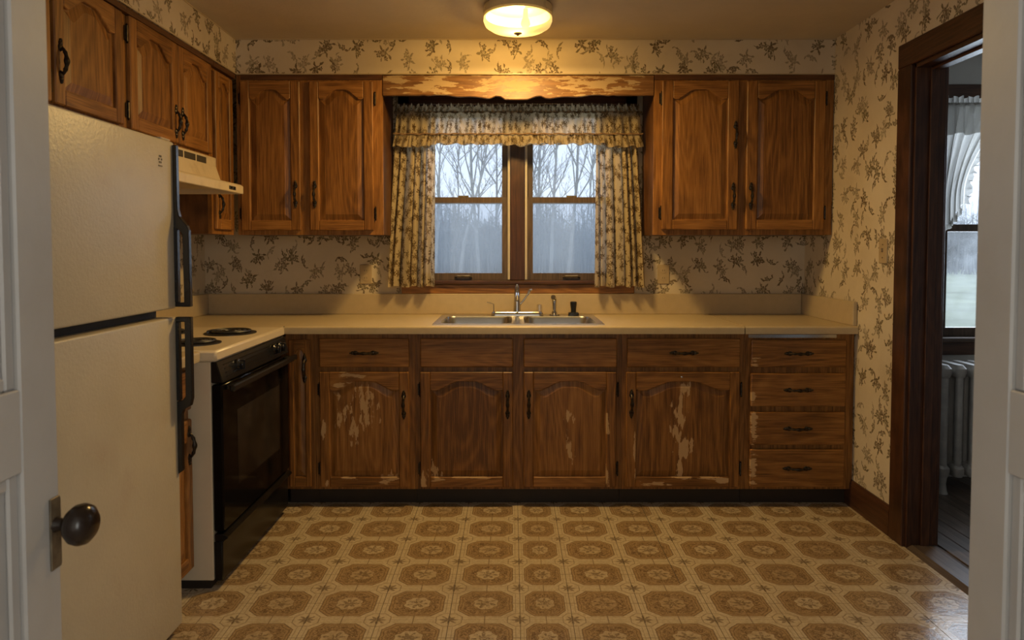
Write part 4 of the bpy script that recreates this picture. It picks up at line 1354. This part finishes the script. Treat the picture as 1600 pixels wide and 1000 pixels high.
C_(MB().grid(90, 24, sheer, lambda u, v: (u * 0.7, v * 0.7)), 'swag_panel')
C_(MB().grid(150, 8, lambda u, v: (2.325 + 1.16 * u, SB - 0.088 + 0.010 * math.sin(2 * PI * 24 * u) * (1.2 - 0.5 * v), 1.925 + 0.165 * v + (0.006 * math.sin(2 * PI * 12 * u) if v == 0 else 0)), lambda u, v: (u * 2, v * 0.2 + 3)), 'top_valance')
C_(MB().grid(220, 3, lambda u, v: (2.325 + 1.16 * u, SB - 0.088 + 0.011 * math.sin(2 * PI * 42 * u), 2.085 + 0.04 * v + 0.007 * v * math.sin(2 * PI * 29 * u)), lambda u, v: (u * 3, v * 0.1 + 5)), 'header_ruffle')
ed = []
for i in range(70):
    v = 1 - i / 69
    p = Vector(sheer(1, v))
    ed.append(p)
C_(MB().grid(69, 3, lambda u, v: tuple(ed[int(round(u * 69))] + Vector((0.030 * v + 0.008 * v * math.sin(u * 95), -0.010 + 0.014 * v * math.sin(u * 120), 0.012 * v * math.cos(u * 80)))), lambda u, v: (u, v * 0.05 + 8)), 'side_ruffle')
C_(MB().grid(90, 3, lambda u, v: (sheer(u, 0)[0], sheer(u, 0)[1] - 0.008 + 0.010 * math.sin(u * 70), sheer(u, 0)[2] - 0.035 * v + 0.004 * v * math.sin(u * 60)), lambda u, v: (u, v * 0.05 + 10)), 'hem_ruffle')
C_(MB().tube([(2.31, SB - 0.075, 2.088), (3.50, SB - 0.075, 2.088)], 0.007, 8), 'curtain_rod', 'casing_x')

# ------------------------------------------------------------------ radiator in the side room
rd = thing('radiator', 'grey cast iron column radiator under the far window', 'radiator', (2.25, 3.68, 0))
secs = 9
for k in range(secs):
    x = k * 0.078 + 0.035
    m = MB()
    zt, zb = 0.655, 0.115
    for dy in (-0.075, 0.0, 0.075):
        m.tube([(x, dy, zb + 0.01), (x, dy, zt)], 0.0185, 10)
    for zc in (zt, zb + 0.01):
        m.rings([rrect(x - 0.022, x + 0.022, -0.098, 0.098, 0.02, zc - 0.035, 5), rrect(x - 0.030, x + 0.030, -0.104, 0.104, 0.025, zc - 0.012, 5), rrect(x - 0.030, x + 0.030, -0.104, 0.104, 0.025, zc + 0.012, 5), rrect(x - 0.018, x + 0.018, -0.085, 0.085, 0.015, zc + 0.030, 5)])
        m.lathe([(0.022, -0.040), (0.022, 0.040)], (x, 0, zc), 'x', 12)
    o = m.build('radiator_section', 'radiator_paint', rd, 0, True)
    if k in (0, secs - 1):
        for dy in (-0.078, 0.078):
            MB().lathe([(0.026, 0.001), (0.020, 0.015), (0.015, 0.05), (0.020, 0.095), (0.016, 0.12)], (x, dy, 0), 'z', 12).build('foot', 'radiator_paint', o, 0, True)
MB().tube([(-0.02, 0.0, 0.02), (-0.02, 0, 0.10), (-0.01, 0, 0.125), (0.02, 0, 0.125)], 0.014, 10).build('supply_pipe', 'radiator_paint', rd, 0, True)

# ------------------------------------------------------------------ outlet and switch plates
for nm, x, lab, cat in (('wall_outlet', -0.857, 'small ivory outlet plate on wallpaper left of the curtains', 'outlet'), ('wall_outlet.001', 0.888, 'small ivory outlet plate on wallpaper right of the curtains', 'outlet')):
    o = thing(nm, lab, cat, (x, YB, 1.148), group='outlet plates above the worktop')
    B(-0.035, 0.035, -0.006, -0.0005, -0.057, 0.057).build('cover_plate', 'plate_ivory', o, 0.003)
    for dz in (-0.022, 0.022):
        s = MB().lathe([(0.0165, -0.0062), (0.016, -0.0085), (0.0, -0.0085)], (0, 0, dz), 'y', 18).build('receptacle', 'plate_ivory', o)
        B(-0.007, -0.005, -0.009, -0.008, dz - 0.004, dz + 0.005).box(0.005, 0.007, -0.009, -0.008, dz - 0.004, dz + 0.005).build('slots', 'slot_dark', s)
o = thing('light_switch', 'ivory light switch plate on the right wall by the doorway', 'switch', (XR, 3.172, 1.287))
B(-0.006, -0.0005, -0.035, 0.035, -0.057, 0.057).build('cover_plate', 'plate_ivory', o, 0.003)
B(-0.016, -0.006, -0.004, 0.004, -0.004, 0.014).build('toggle', 'plate_ivory', o, 0.001)
for dz in (-0.03, 0.03):
    MB().lathe([(0.003, -0.0075), (0.003, -0.006)], (0, 0, dz), 'x', 8).build('screw', 'old_brass', o)

# ------------------------------------------------------------------ outdoors: meadow, wood edge and bare trees
GZ = -0.7
m = MB().grid(40, 30, lambda u, v: (-60 + 180 * u, 4.6 + 105 * v, GZ + 0.25 * math.sin(u * 9) * math.sin(v * 7) * min(1, v * 4)))
struct('ground', m, 'meadow', 'pale winter meadow outside the windows', 'meadow', smooth=True)
m = MB().grid(90, 4, lambda u, v: (-60 + 180 * u, 74 + 16 * v, GZ + v * (4.6 + 0.25 * math.sin(u * 60) + 0.2 * math.sin(u * 141 + 1))))
struct('hillside', m, 'hill_brown', 'grey wooded slope behind the bare trees', 'hillside', smooth=True)


def tree_mesh(seed, H):
    rn = random.Random(seed)
    m = MB()

    def limb(p, d, L, r, lev):
        pts, rad = [p.copy()], [r]
        q = p.copy()
        n = 5 if lev == 0 else 3
        for i in range(n):
            d = (d + Vector((rn.uniform(-1, 1), rn.uniform(-1, 1), rn.uniform(-0.2, 0.5))) * (0.10 if lev == 0 else 0.28)).normalized()
            q = q + d * (L / n)
            pts.append(q.copy())
            rad.append(r * (1 - 0.75 * (i + 1) / n))
        m.tube(pts, rad, 5 if lev < 2 else 3, False)
        if lev >= 4:
            return
        cnt = (11, 6, 5, 3)[lev]
        for k in range(cnt):
            t = rn.uniform(0.22 if lev == 0 else 0.15, 1.0)
            j = min(n - 1, int(t * n))
            b = pts[j].lerp(pts[j + 1], t * n - j)
            a = rn.uniform(0, 2 * PI)
            out = Vector((math.cos(a), math.sin(a), rn.uniform(0.6, 1.6))).normalized()
            dd = (d * 0.55 + out).normalized()
            limb(b, dd, L * rn.uniform(0.26, 0.46) * (1.15 - 0.5 * t), max(0.008, r * 0.42), lev + 1)
    limb(Vector((0, 0, 0)), Vector((0, 0, 1)), H, H * 0.0095, 0)
    return m.mesh('bare_tree', 'bark')


tm = [tree_mesh(20 + i, 11.5 + 1.4 * i) for i in range(4)]
rn = random.Random(4)
spots = [(-4.4, 57), (-2.9, 55), (0.1, 58), (1.9, 62), (5.8, 55), (-5.2, 46), (-3.6, 47), (-2.3, 48), (-0.6, 52), (0.9, 44), (2.6, 46), (4.1, 50), (5.3, 42), (-8.5, 45), (8.6, 47), (-12, 42), (12.5, 44), (17, 40), (21, 46), (25.5, 41), (28, 47), (30.5, 42), (33, 48), (36.5, 44), (40, 50), (-16, 50), (-6.5, 56), (-1.6, 60), (3.2, 58), (6.9, 60)]
for i, (x, y) in enumerate(spots):
    o = link('bare_tree', tm[i % 4], None, (x, y, GZ - 0.05), (0, 0, rn.uniform(0, 6.28)))
    o.scale = (1, 1, rn.uniform(0.85, 1.1))
    tag(o, 'bare leafless tree standing at the wood edge outside the windows', 'tree', 'bare trees outside')

m = MB()
for i in range(5600):
    x = rn.uniform(-15, 16) if i % 3 else rn.uniform(20, 48)
    y = rn.uniform(52, 72)
    h = rn.uniform(2.4, 6.4) * (0.9 + 0.15 * math.sin(x * 0.7) + 0.1 * math.sin(x * 2.3))
    r = rn.uniform(0.02, 0.075)
    lx, ly = rn.uniform(-0.4, 0.4), rn.uniform(-0.3, 0.3)
    m.tube([(x, y, GZ - 0.1), (x + lx, y + ly, GZ + h)], [r, r * 0.3], 3, False)
    for k in range(4):
        t = rn.uniform(0.25, 0.95)
        bx, by, bz = x + lx * t, y + ly * t, GZ + h * t
        a = rn.uniform(0, 6.28)
        L = rn.uniform(0.4, 1.2)
        m.tube([(bx, by, bz), (bx + L * math.cos(a), by + L * math.sin(a), bz + L * rn.uniform(0.2, 0.9))], [r * 0.5, r * 0.2], 3, False)
th_ = m.build('thicket', 'twig_grey')
tag(th_, 'grey tangle of bare brush along the wood edge', 'brush', kind='stuff')
